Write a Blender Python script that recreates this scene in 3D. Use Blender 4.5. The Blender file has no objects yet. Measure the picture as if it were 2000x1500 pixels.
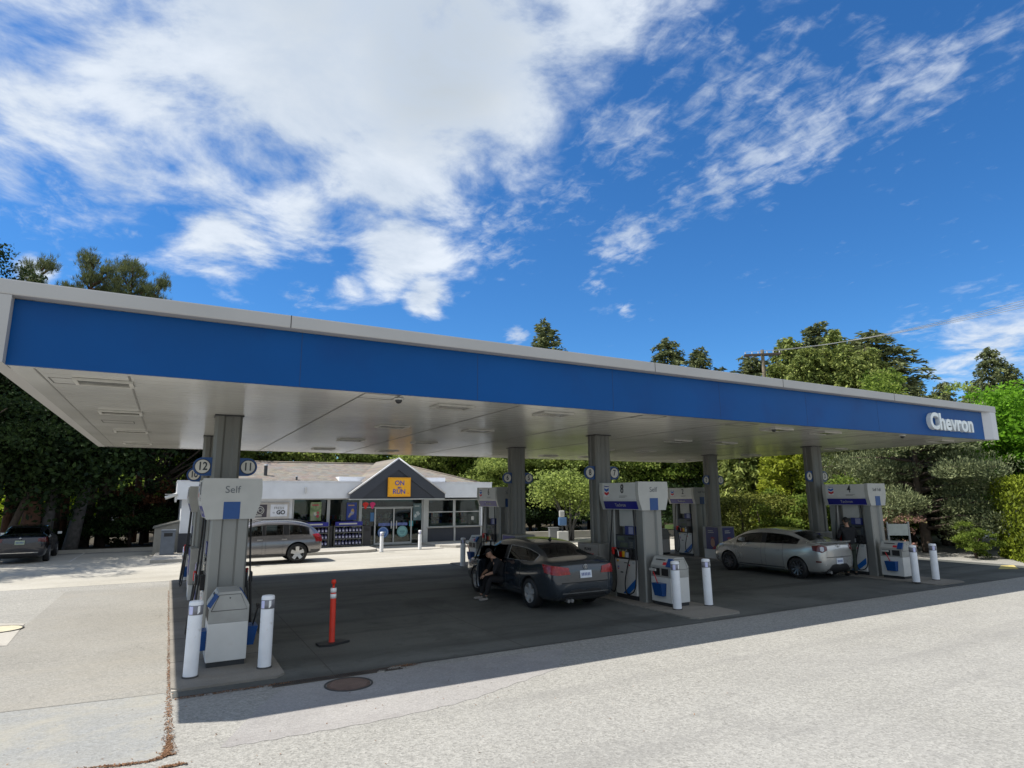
import bpy, bmesh, math, random
import numpy as np
from mathutils import Matrix, Vector
from mathutils.bvhtree import BVHTree
S = bpy.context.scene
PI = math.pi
rad = math.radians

# ---------------------------------------------------------------- camera
CF, CPI, CRO, CYA = 1192.5, 0.1833, -0.0069, 0.5062
CZ = 2.5
Fv = Vector((math.sin(CYA)*math.cos(CPI), math.cos(CYA)*math.cos(CPI), math.sin(CPI)))
R0 = Vector((math.cos(CYA), -math.sin(CYA), 0)); U0 = R0.cross(Fv)
Rv = R0*math.cos(CRO)+U0*math.sin(CRO); Uv = -R0*math.sin(CRO)+U0*math.cos(CRO)
cd = bpy.data.cameras.new('camera'); cam = bpy.data.objects.new('camera', cd)
S.collection.objects.link(cam); S.camera = cam
cam.matrix_world = Matrix(((Rv.x,Uv.x,-Fv.x,0),(Rv.y,Uv.y,-Fv.y,0),(Rv.z,Uv.z,-Fv.z,CZ),(0,0,0,1)))
cd.sensor_width = 36; cd.lens = CF/2000*36; cd.clip_end = 3000; cd.clip_start = 0.05

def ray(u, v): return Fv+Rv*((u-1000)/CF)-Uv*((v-750)/CF)
def G(u, v, z=0.0):
    d = ray(u, v); t = (z-CZ)/d.z; return Vector((d.x*t, d.y*t, z))
def Pd(u, dist):
    d = ray(u, 965); h = math.hypot(d.x, d.y); return (d.x/h*dist, d.y/h*dist)
def Zd(u, v, dist):
    d = ray(u, v); h = math.hypot(d.x, d.y); return CZ+d.z/h*dist

# ---------------------------------------------------------------- light
SUN = Vector((-0.575, 0.235, 1)).normalized()
sl = bpy.data.lights.new('sun', 'SUN'); sl.energy = 5.0; sl.angle = rad(0.5); sl.color = (1, .95, .87)
so = bpy.data.objects.new('sun', sl); S.collection.objects.link(so)
so.rotation_euler = SUN.to_track_quat('Z', 'Y').to_euler()
so.location = SUN*60
S.view_settings.view_transform = 'Standard'; S.view_settings.look = 'None'
S.view_settings.exposure = 0.5; S.view_settings.gamma = 1

W = bpy.data.worlds.new("World"); S.world = W; W.use_nodes = True
def world():
    nt = W.node_tree; N = nt.nodes; L = nt.links; N.clear()
    def n(t, **k):
        o = N.new(t)
        for a, b in k.items(): setattr(o, a, b)
        return o
    def m(op, a, b=None, c=None, clamp=False):
        o = n('ShaderNodeMath', operation=op, use_clamp=clamp)
        for i, q in enumerate((a, b, c)):
            if q is None: continue
            if isinstance(q, (int, float)): o.inputs[i].default_value = q
            else: L.new(q, o.inputs[i])
        return o.outputs[0]
    def mixc(f, a, b, bt='MIX'):
        o = n('ShaderNodeMix', data_type='RGBA', blend_type=bt)
        for k, q in ((0, f), (6, a), (7, b)):
            if isinstance(q, (int, float)): o.inputs[k].default_value = q
            elif isinstance(q, tuple): o.inputs[k].default_value = (*q, 1)
            else: L.new(q, o.inputs[k])
        return o.outputs[2]
    sky = n('ShaderNodeTexSky', sky_type='NISHITA', sun_disc=False)
    sky.sun_elevation = math.asin(SUN.z); sky.sun_rotation = math.atan2(SUN.x, SUN.y) % (2*PI)
    sky.air_density = 1.0; sky.dust_density = 0.2; sky.ozone_density = 2.0
    tc = n('ShaderNodeTexCoord'); D = tc.outputs['Generated']
    sp = n('ShaderNodeSeparateXYZ'); L.new(D, sp.inputs[0])
    z = m('MAXIMUM', sp.outputs[2], 0.0)
    zz = m('ADD', z, 0.12)
    cx = m('DIVIDE', sp.outputs[0], zz); cy = m('DIVIDE', sp.outputs[1], zz)
    cb = n('ShaderNodeCombineXYZ'); L.new(cx, cb.inputs[0]); L.new(cy, cb.inputs[1])
    def noise(vec, sc, det, rough, dist=0.0, loc=(0, 0, 0), scl=(1, 1, 1), rot=0.0):
        mp = n('ShaderNodeMapping'); L.new(vec, mp.inputs[0])
        mp.inputs['Location'].default_value = loc; mp.inputs['Scale'].default_value = scl
        mp.inputs['Rotation'].default_value = (0, 0, rot)
        t = n('ShaderNodeTexNoise'); L.new(mp.outputs[0], t.inputs['Vector'])
        t.inputs['Scale'].default_value = sc; t.inputs['Detail'].default_value = det
        t.inputs['Roughness'].default_value = rough; t.inputs['Distortion'].default_value = dist
        return t.outputs['Fac']
    fb = noise(cb.outputs[0], 3.0, 11, .60, .35, (3.1, 1.7, 0))
    fb = m('ADD', m('MULTIPLY', fb, .86), m('MULTIPLY', noise(cb.outputs[0], 9.0, 8, .62, .2, (2, 8, 0)), .14))
    fine = noise(cb.outputs[0], 13.0, 6, .6, .2, (9, 4, 0))
    low = noise(cb.outputs[0], 1.2, 3, .5, 0, (7, 2, 0))
    def blobs(lst):
        acc = None
        for (u, v, r, a) in lst:
            d = ray(u, v).normalized() if not isinstance(u, tuple) else Vector(u).normalized()
            dp = n('ShaderNodeVectorMath', operation='DOT_PRODUCT'); L.new(D, dp.inputs[0]); dp.inputs[1].default_value = d
            # angular distance^2 ~ 2(1-dot)
            q = m('MULTIPLY', m('SUBTRACT', 1.0, dp.outputs['Value']), 2.0/((r/CF)**2))
            w = m('MULTIPLY', m('POWER', 2.718, m('MULTIPLY', q, -1.0)), a)
            acc = w if acc is None else m('SMOOTH_MAX', acc, w, 0.12)
        return acc
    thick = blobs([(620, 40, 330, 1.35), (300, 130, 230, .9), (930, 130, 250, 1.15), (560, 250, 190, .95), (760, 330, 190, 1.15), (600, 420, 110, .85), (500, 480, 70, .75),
                   (780, 480, 110, 1.15), (830, 575, 55, 1.1), (60, 200, 150, .85), (30, 330, 70, .75), (430, 440, 110, .9), (230, 330, 130, .85),
                   (1150, 60, 140, 1.0), (1040, 220, 120, .85), (400, 340, 80, .8), (690, 550, 70, .62),
                   (1960, 690, 110, .82), (1860, 730, 70, .62), (68, 528, 34, .95), (-100, -100, 200, .85), (1050, -120, 300, 1.0),
                   ((-.3,-.8,.5), 0, 850, 1.5), ((.7,-.7,.55), 0, 800, 1.4), ((-.95,-.2,.5), 0, 560, 1.4), ((.05,-.35,1), 0, 520, 1.3), ((.95,-.35,.3), 0, 380, 1.1)])  # direction vectors: unseen clouds added behind the camera to neutralise blue ambient light
    line = [(1165,545,38,.62),(1195,495,50,.9),(1235,460,52,.95),(1290,430,45,.7),(1340,395,58,.85),(1410,360,66,.9),(1480,325,70,.9),(1550,290,74,.9),(1620,250,78,.9),(1700,210,78,.85),(1780,160,80,.85),(1860,115,76,.8),(1940,70,70,.75),(2010,40,70,.7)]
    thin = blobs(line+[(1330, 60, 120, .62), (1230, 250, 110, .66), (1430, 180, 110, .62), (1560, 100, 110, .58), (1700, 60, 110, .55), (1500, 210, 90, .6), (590, 580, 36, .75), (980, 440, 110, .6),
                  (1100, 350, 90, .55), (1220, 605, 20, .65), (1010, 655, 26, .9), (120, 400, 120, .55), (900, 520, 60, .5), (1800, 640, 50, .5), (1960, 590, 60, .45), (90, 445, 30, .7), (240, 455, 30, .6)])
    def sstep(x, a, b):
        o = n('ShaderNodeMapRange', interpolation_type='SMOOTHSTEP'); L.new(x, o.inputs[0])
        o.inputs[1].default_value = a; o.inputs[2].default_value = b
        return o.outputs[0]
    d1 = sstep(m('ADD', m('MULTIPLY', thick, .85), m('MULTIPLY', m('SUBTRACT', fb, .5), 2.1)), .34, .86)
    pa, pb = (lambda d: (d.x/(max(d.z, 0)+.12), d.y/(max(d.z, 0)+.12)))(ray(1320, 405).normalized()), (lambda d: (d.x/(max(d.z, 0)+.12), d.y/(max(d.z, 0)+.12)))(ray(1900, 90).normalized())
    ang = math.atan2(pb[1]-pa[1], pb[0]-pa[0])
    streak = noise(cb.outputs[0], 4.0, 9, .66, .5, (1, 5, 0), (.55, 1.3, 1), -ang)
    ripple = noise(cb.outputs[0], 17.0, 5, .6, .4, (4, 2, 0), (1.25, .8, 1), -ang)
    mixn = m('ADD', m('MULTIPLY', streak, .5), m('MULTIPLY', ripple, .5))
    d2 = m('MULTIPLY', sstep(m('ADD', m('MULTIPLY', thin, .8), m('MULTIPLY', m('SUBTRACT', mixn, .5), 2.6)), .30, 1.05), .74)
    dens = m('MAXIMUM', d1, d2)
    # sky colour grade (deep, saturated blue)
    skyc = mixc(1.0, sky.outputs[0], (0.62, 0.97, 1.34), 'MULTIPLY')
    hs = n('ShaderNodeHueSaturation'); L.new(skyc, hs.inputs['Color']); hs.inputs['Saturation'].default_value = 1.08; hs.inputs['Value'].default_value = 1.0
    # clouds: bright body with greyer thick base
    core = sstep(m('ADD', m('MULTIPLY', blobs([(860, 110, 190, 1.0), (620, 60, 220, .6)]), .8), m('MULTIPLY', m('SUBTRACT', low, .5), .9)), .1, 1.0)
    cl = mixc(m('MULTIPLY', core, .85, clamp=True), (7.5, 8.1, 8.9), (4.2, 4.7, 5.0))
    cl2 = mixc(sstep(fb, .35, .7), (5.2, 6.0, 7.1), cl)
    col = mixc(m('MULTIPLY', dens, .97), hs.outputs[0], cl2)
    bg = n('ShaderNodeBackground'); L.new(col, bg.inputs[0]); bg.inputs[1].default_value = 0.08
    out = n('ShaderNodeOutputWorld'); L.new(bg.outputs[0], out.inputs[0])
world()

# ---------------------------------------------------------------- materials
MATS = {}
def mat(name, col, rough=.6, metal=0., var=.12, scale=4., bump=0., bscale=60., spec=.5, coat=0., grime=0., col2=None, c2scale=3., c2edge=(.5, .6)):
    if name in MATS: return MATS[name]
    M = bpy.data.materials.new(name); M.use_nodes = True; MATS[name] = M
    nt = M.node_tree; b = nt.nodes['Principled BSDF']
    tc = nt.nodes.new('ShaderNodeTexCoord')
    nz = nt.nodes.new('ShaderNodeTexNoise'); nz.inputs['Scale'].default_value = scale; nz.inputs['Detail'].default_value = 6
    nt.links.new(tc.outputs['Object'], nz.inputs['Vector'])
    rp = nt.nodes.new('ShaderNodeValToRGB')
    rp.color_ramp.elements[0].position = .3; rp.color_ramp.elements[1].position = .7
    rp.color_ramp.elements[0].color = (*[c*(1-var) for c in col], 1)
    rp.color_ramp.elements[1].color = (*[min(1, c*(1+var)) for c in col], 1)
    nt.links.new(nz.outputs['Fac'], rp.inputs[0]); last = rp.outputs[0]
    if col2:
        n2 = nt.nodes.new('ShaderNodeTexNoise'); n2.inputs['Scale'].default_value = c2scale; n2.inputs['Detail'].default_value = 5
        nt.links.new(tc.outputs['Object'], n2.inputs['Vector'])
        mr = nt.nodes.new('ShaderNodeMapRange'); mr.inputs[1].default_value = c2edge[0]; mr.inputs[2].default_value = c2edge[1]
        nt.links.new(n2.outputs['Fac'], mr.inputs[0])
        mx = nt.nodes.new('ShaderNodeMix'); mx.data_type = 'RGBA'; nt.links.new(mr.outputs[0], mx.inputs[0])
        nt.links.new(last, mx.inputs[6]); mx.inputs[7].default_value = (*col2, 1); last = mx.outputs[2]
    nt.links.new(last, b.inputs['Base Color'])
    r2 = nt.nodes.new('ShaderNodeMapRange'); r2.inputs[3].default_value = max(.02, rough-.06); r2.inputs[4].default_value = min(1, rough+.08)
    nt.links.new(nz.outputs['Fac'], r2.inputs[0]); nt.links.new(r2.outputs[0], b.inputs['Roughness'])
    b.inputs['Metallic'].default_value = metal; b.inputs['Specular IOR Level'].default_value = spec
    b.inputs['Coat Weight'].default_value = coat; b.inputs['Coat Roughness'].default_value = .04
    if bump:
        n3 = nt.nodes.new('ShaderNodeTexNoise'); n3.inputs['Scale'].default_value = bscale; n3.inputs['Detail'].default_value = 4
        nt.links.new(tc.outputs['Object'], n3.inputs['Vector'])
        bp = nt.nodes.new('ShaderNodeBump'); bp.inputs['Strength'].default_value = bump; bp.inputs['Distance'].default_value = .02
        nt.links.new(n3.outputs['Fac'], bp.inputs['Height']); nt.links.new(bp.outputs[0], b.inputs['Normal'])
    return M

def ground_mat(name, c1, c2, stone=45., speck=.35, stain=(.0, .0, .0), stain_amt=.25, stain_scale=.5, rough=.9, crack=0.0, bump=.35, streak=.35, spots=.45):
    """aggregate asphalt / concrete: speckle, patches, stains, optional cracks"""
    if name in MATS: return MATS[name]
    M = bpy.data.materials.new(name); M.use_nodes = True; MATS[name] = M
    nt = M.node_tree; N = nt.nodes; L = nt.links; b = N['Principled BSDF']
    tc = N.new('ShaderNodeTexCoord'); V = tc.outputs['Object']
    def nz(sc, det=4, ro=.55, di=0.):
        t = N.new('ShaderNodeTexNoise'); t.inputs['Scale'].default_value = sc; t.inputs['Detail'].default_value = det
        t.inputs['Roughness'].default_value = ro; t.inputs['Distortion'].default_value = di; L.new(V, t.inputs['Vector']); return t.outputs['Fac']
    def mr(x, a, bb, c=0., d=1.):
        o = N.new('ShaderNodeMapRange'); L.new(x, o.inputs[0])
        for i, q in enumerate((a, bb, c, d)): o.inputs[i+1].default_value = q
        return o.outputs[0]
    def mix(f, a, bb, bt='MIX'):
        o = N.new('ShaderNodeMix'); o.data_type = 'RGBA'; o.blend_type = bt
        for k, q in ((0, f), (6, a), (7, bb)):
            if isinstance(q, (int, float)): o.inputs[k].default_value = q
            elif isinstance(q, tuple): o.inputs[k].default_value = (*q, 1)
            else: L.new(q, o.inputs[k])
        return o.outputs[2]
    base = mix(mr(nz(.35, 5), .38, .62), c1, c2)
    vo = N.new('ShaderNodeTexVoronoi'); vo.inputs['Scale'].default_value = stone; L.new(V, vo.inputs['Vector'])
    sepc = N.new('ShaderNodeSeparateColor'); L.new(vo.outputs['Color'], sepc.inputs[0])
    base = mix(mr(sepc.outputs[0], 0, 1, 0, speck), base, tuple(min(1, c*2.1) for c in c1))
    base = mix(mr(sepc.outputs[1], .55, 1, 0, speck), base, tuple(c*.35 for c in c1))
    base = mix(mr(nz(stone*.28, 3, .6), .42, .62, 0, speck*.55), base, tuple(c*.55 for c in c1))
    base = mix(mr(nz(stain_scale, 7, .65, .6), .5, .72, 0, stain_amt), base, stain)
    base = mix(mr(nz(stain_scale*5, 5, .6, .3), .6, .75, 0, stain_amt*.7), base, stain)
    mpv = N.new('ShaderNodeMapping'); L.new(V, mpv.inputs[0]); mpv.inputs['Scale'].default_value = (.10, 1.3, 1); mpv.inputs['Rotation'].default_value = (0, 0, .12)
    tr_ = N.new('ShaderNodeTexNoise'); tr_.inputs['Scale'].default_value = 1.0; tr_.inputs['Detail'].default_value = 4; L.new(mpv.outputs[0], tr_.inputs['Vector'])
    base = mix(mr(tr_.outputs['Fac'], .52, .70, 0, streak), base, stain)
    vs = N.new('ShaderNodeTexVoronoi'); vs.inputs['Scale'].default_value = .9; L.new(V, vs.inputs['Vector'])
    sc_ = N.new('ShaderNodeSeparateColor'); L.new(vs.outputs['Color'], sc_.inputs[0])
    sp1 = mr(vs.outputs['Distance'], .10, .02, 0, 1); k_ = N.new('ShaderNodeMath'); k_.operation = 'MULTIPLY'; L.new(sp1, k_.inputs[0]); L.new(mr(sc_.outputs[0], .55, .8, 0, spots), k_.inputs[1])
    base = mix(k_.outputs[0], base, tuple(c*.4 for c in c1))
    if crack:
        v2 = N.new('ShaderNodeTexVoronoi'); v2.feature = 'DISTANCE_TO_EDGE'; v2.inputs['Scale'].default_value = .45
        wr = N.new('ShaderNodeVectorMath'); wr.operation = 'ADD'
        t = N.new('ShaderNodeTexNoise'); t.inputs['Scale'].default_value = 1.6; t.inputs['Detail'].default_value = 6; L.new(V, t.inputs['Vector'])
        L.new(V, wr.inputs[0]); L.new(t.outputs['Color'], wr.inputs[1]); L.new(wr.outputs[0], v2.inputs['Vector'])
        ck = mr(v2.outputs['Distance'], .0, .006, crack, 0)
        msk = N.new('ShaderNodeMath'); msk.operation = 'MULTIPLY'; L.new(ck, msk.inputs[0]); L.new(mr(nz(.3), .5, .6), msk.inputs[1])
        base = mix(msk.outputs[0], base, tuple(c*.3 for c in c1))
    L.new(base, b.inputs['Base Color'])
    b.inputs['Roughness'].default_value = rough; b.inputs['Specular IOR Level'].default_value = .25
    bp = N.new('ShaderNodeBump'); bp.inputs['Strength'].default_value = bump; bp.inputs['Distance'].default_value = .01
    L.new(vo.outputs['Distance'], bp.inputs['Height']); L.new(bp.outputs[0], b.inputs['Normal'])
    return M

def glass_mat(name, tint, tr=.5, rough=.02):
    if name in MATS: return MATS[name]
    M = bpy.data.materials.new(name); M.use_nodes = True; MATS[name] = M
    nt = M.node_tree; N = nt.nodes; L = nt.links; N.clear()
    o = N.new('ShaderNodeOutputMaterial'); mx = N.new('ShaderNodeMixShader'); fr = N.new('ShaderNodeFresnel'); fr.inputs[0].default_value = 1.5
    tr_ = N.new('ShaderNodeBsdfTransparent'); tr_.inputs[0].default_value = (*[c*tr for c in tint], 1)
    gl = N.new('ShaderNodeBsdfGlossy'); gl.inputs['Roughness'].default_value = rough; gl.inputs['Color'].default_value = (.95, .97, 1, 1)
    nz = N.new('ShaderNodeTexNoise'); nz.inputs['Scale'].default_value = .8
    tc = N.new('ShaderNodeTexCoord'); L.new(tc.outputs['Object'], nz.inputs['Vector'])
    bp = N.new('ShaderNodeBump'); bp.inputs['Strength'].default_value = .05; bp.inputs['Distance'].default_value = .05; L.new(nz.outputs['Fac'], bp.inputs['Height'])
    L.new(bp.outputs[0], gl.inputs['Normal'])
    L.new(fr.outputs[0], mx.inputs[0]); L.new(tr_.outputs[0], mx.inputs[1]); L.new(gl.outputs[0], mx.inputs[2]); L.new(mx.outputs[0], o.inputs[0])
    return M

def leaf_mat(name, c_dark, c_light, transl=.25):
    if name in MATS: return MATS[name]
    M = bpy.data.materials.new(name); M.use_nodes = True; MATS[name] = M
    nt = M.node_tree; N = nt.nodes; L = nt.links; N.clear()
    o = N.new('ShaderNodeOutputMaterial'); g = N.new('ShaderNodeNewGeometry')
    nz = N.new('ShaderNodeTexNoise'); nz.inputs['Scale'].default_value = .7; nz.inputs['Detail'].default_value = 3
    tc = N.new('ShaderNodeTexCoord'); L.new(tc.outputs['Object'], nz.inputs['Vector'])
    ad = N.new('ShaderNodeMath'); ad.operation = 'MULTIPLY_ADD'; L.new(nz.outputs['Fac'], ad.inputs[0]); ad.inputs[1].default_value = 1.2
    ad.inputs[2].default_value = -.6
    a2 = N.new('ShaderNodeMath'); a2.operation = 'ADD'; a2.use_clamp = True; L.new(ad.outputs[0], a2.inputs[0]); L.new(g.outputs['Random Per Island'], a2.inputs[1])
    rp = N.new('ShaderNodeValToRGB'); rp.color_ramp.elements[0].color = (*c_dark, 1); rp.color_ramp.elements[1].color = (*c_light, 1)
    L.new(a2.outputs[0], rp.inputs[0])
    df = N.new('ShaderNodeBsdfPrincipled'); L.new(rp.outputs[0], df.inputs['Base Color']); df.inputs['Roughness'].default_value = .7; df.inputs['Specular IOR Level'].default_value = .2 if transl > .13 else .04
    tl = N.new('ShaderNodeBsdfTranslucent'); L.new(rp.outputs[0], tl.inputs[0])
    mx = N.new('ShaderNodeMixShader'); mx.inputs[0].default_value = transl
    L.new(df.outputs[0], mx.inputs[1]); L.new(tl.outputs[0], mx.inputs[2]); L.new(mx.outputs[0], o.inputs[0])
    return M

def shingle_mat():
    M = bpy.data.materials.new('roof_shingles'); M.use_nodes = True
    nt = M.node_tree; N = nt.nodes; L = nt.links; b = N['Principled BSDF']
    tc = N.new('ShaderNodeTexCoord')
    mp = N.new('ShaderNodeMapping'); L.new(tc.outputs['Object'], mp.inputs[0]); mp.inputs['Rotation'].default_value = (rad(90), 0, 0)
    br = N.new('ShaderNodeTexBrick'); L.new(mp.outputs[0], br.inputs['Vector'])
    br.inputs['Scale'].default_value = 1; br.inputs['Brick Width'].default_value = .22; br.inputs['Row Height'].default_value = .055
    br.inputs['Mortar Size'].default_value = .006; br.inputs['Mortar'].default_value = (.06, .055, .05, 1)
    br.inputs['Color1'].default_value = (0, 0, 0, 1); br.inputs['Color2'].default_value = (1, 1, 1, 1)
    rp = N.new('ShaderNodeValToRGB'); L.new(br.outputs['Color'], rp.inputs[0])
    cr = rp.color_ramp; cr.elements[0].color = (.13, .12, .105, 1); cr.elements[1].color = (.24, .205, .165, 1)
    e = cr.elements.new(.35); e.color = (.21, .17, .135, 1); e = cr.elements.new(.7); e.color = (.17, .17, .16, 1)
    nz = N.new('ShaderNodeTexNoise'); nz.inputs['Scale'].default_value = 1.2; nz.inputs['Detail'].default_value = 6; L.new(tc.outputs['Object'], nz.inputs['Vector'])
    mx = N.new('ShaderNodeMix'); mx.data_type = 'RGBA'; mx.blend_type = 'OVERLAY'; mx.inputs[0].default_value = .3
    L.new(rp.outputs[0], mx.inputs[6]); L.new(nz.outputs['Color'], mx.inputs[7])
    m2 = N.new('ShaderNodeMix'); m2.data_type = 'RGBA'; m2.inputs[0].default_value = .45; L.new(mx.outputs[2], m2.inputs[6]); L.new(rp.outputs[0], m2.inputs[7])
    L.new(m2.outputs[2], b.inputs['Base Color']); b.inputs['Roughness'].default_value = .9
    return M

CONC_G = ground_mat('aggregate_asphalt', (.255, .248, .225), (.292, .284, .26), 46, .38, (.19, .185, .175), .38, .35, crack=.0)
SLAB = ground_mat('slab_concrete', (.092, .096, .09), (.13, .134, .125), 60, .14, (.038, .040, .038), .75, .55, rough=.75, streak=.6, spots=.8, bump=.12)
LANE = ground_mat('old_asphalt', (.222, .214, .192), (.258, .25, .228), 50, .30, (.29, .27, .23), .35, .6, bump=.3, crack=.5)
PATCH = ground_mat('blue_grey_patch', (.225, .23, .225), (.255, .255, .245), 48, .25, (.34, .315, .25), .65, 1.1, bump=.2)
PAD = ground_mat('island_concrete', (.20, .185, .16), (.25, .23, .20), 70, .12, (.12, .11, .095), .35, 1.2, bump=.15)
KERB = ground_mat('kerb_concrete', (.34, .32, .28), (.42, .40, .36), 70, .12, (.2, .18, .15), .3, 1.4, bump=.12)
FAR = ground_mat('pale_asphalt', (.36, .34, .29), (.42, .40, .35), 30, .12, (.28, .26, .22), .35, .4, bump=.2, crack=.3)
DIRT = ground_mat('bark_mulch', (.05, .04, .028), (.08, .065, .04), 15, .3, (.03, .04, .015), .4, 1., bump=.6)
GRASSG = ground_mat('turf_ground', (.03, .055, .012), (.05, .075, .02), 40, .4, (.02, .035, .008), .4, 1., bump=.6)
GREYM = mat('silver_cladding', (.24, .24, .225), .38, .35, .06, 1.2)
SOFF = mat('soffit_white_metal', (.68, .67, .63), .17, .1, .05, .6, spec=.6)
RIM = mat('rim_grey_metal', (.42, .41, .395), .5, .1, .06, .8)
RIMW = mat('rim_light_grey', (.55, .55, .56), .5, .1, .05, .8)
BLUE = mat('fascia_blue', (.0, .066, .245), .38, .0, .10, .5, spec=.18, bump=.06, bscale=1.3, col2=(.003,.05,.20), c2scale=.8, c2edge=(.5,.75))
PBLUE = mat('panel_blue', (.004, .055, .21), .35, 0, .08)
BLACK = mat('black_rubber', (.012, .012, .013), .55, 0, .2)
DARK = mat('dark_plastic', (.03, .032, .035), .4, 0, .2)
SEAM = mat('dark_seam', (.05, .048, .045), .8, 0, .2)
WHITE = mat('white_enamel', (.58, .58, .56), .35, 0, .05, 3, col2=(.55, .53, .49), c2scale=5, c2edge=(.62, .8))
OFFW = mat('offwhite_plastic', (.42, .42, .395), .4, 0, .06)
BOLW = mat('bollard_white', (.74, .75, .77), .4, 0, .05, 6, col2=(.5, .48, .44), c2scale=9, c2edge=(.63, .8))
COLM = mat('column_silver_grey', (.15, .15, .135), .42, .2, .08, 1.5)
NICK = mat('brushed_metal', (.45, .45, .45), .3, .9, .08)
RED = mat('nozzle_red', (.5, .015, .012), .4)
ORNG = mat('safety_orange', (.66, .035, .012), .45, 0, .1, 6)
REFL = mat('reflective_white', (.8, .8, .8), .3)
NAVY = mat('navy_stripe', (.012, .015, .2), .35)
CHR = mat('chevron_red', (.55, .02, .03), .4)
CHB = mat('chevron_blue', (.01, .11, .42), .4)
YEL = mat('yellow_plastic', (.75, .42, .02), .4)
CHAR = mat('charcoal_paint', (.034, .039, .053), .5, 0, .08, 2, bump=.05)
STW = mat('stucco_white', (.70, .72, .76), .75, 0, .05, 2, bump=.15, bscale=90)
FRAME = mat('anodised_frame', (.45, .46, .46), .4, .4, .06)
GLASS = glass_mat('shop_glass', (.85, .95, .92), .75)
CGLASS = glass_mat('car_glass', (.55, .62, .6), .5)
BARK = mat('bark', (.075, .055, .04), .9, 0, .35, 6, bump=.6, bscale=12)
BARKR = mat('bark_reddish', (.13, .065, .04), .9, 0, .35, 5, bump=.6, bscale=12)
BARKG = mat('bark_grey', (.09, .085, .08), .9, 0, .35, 6, bump=.6, bscale=12)

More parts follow.
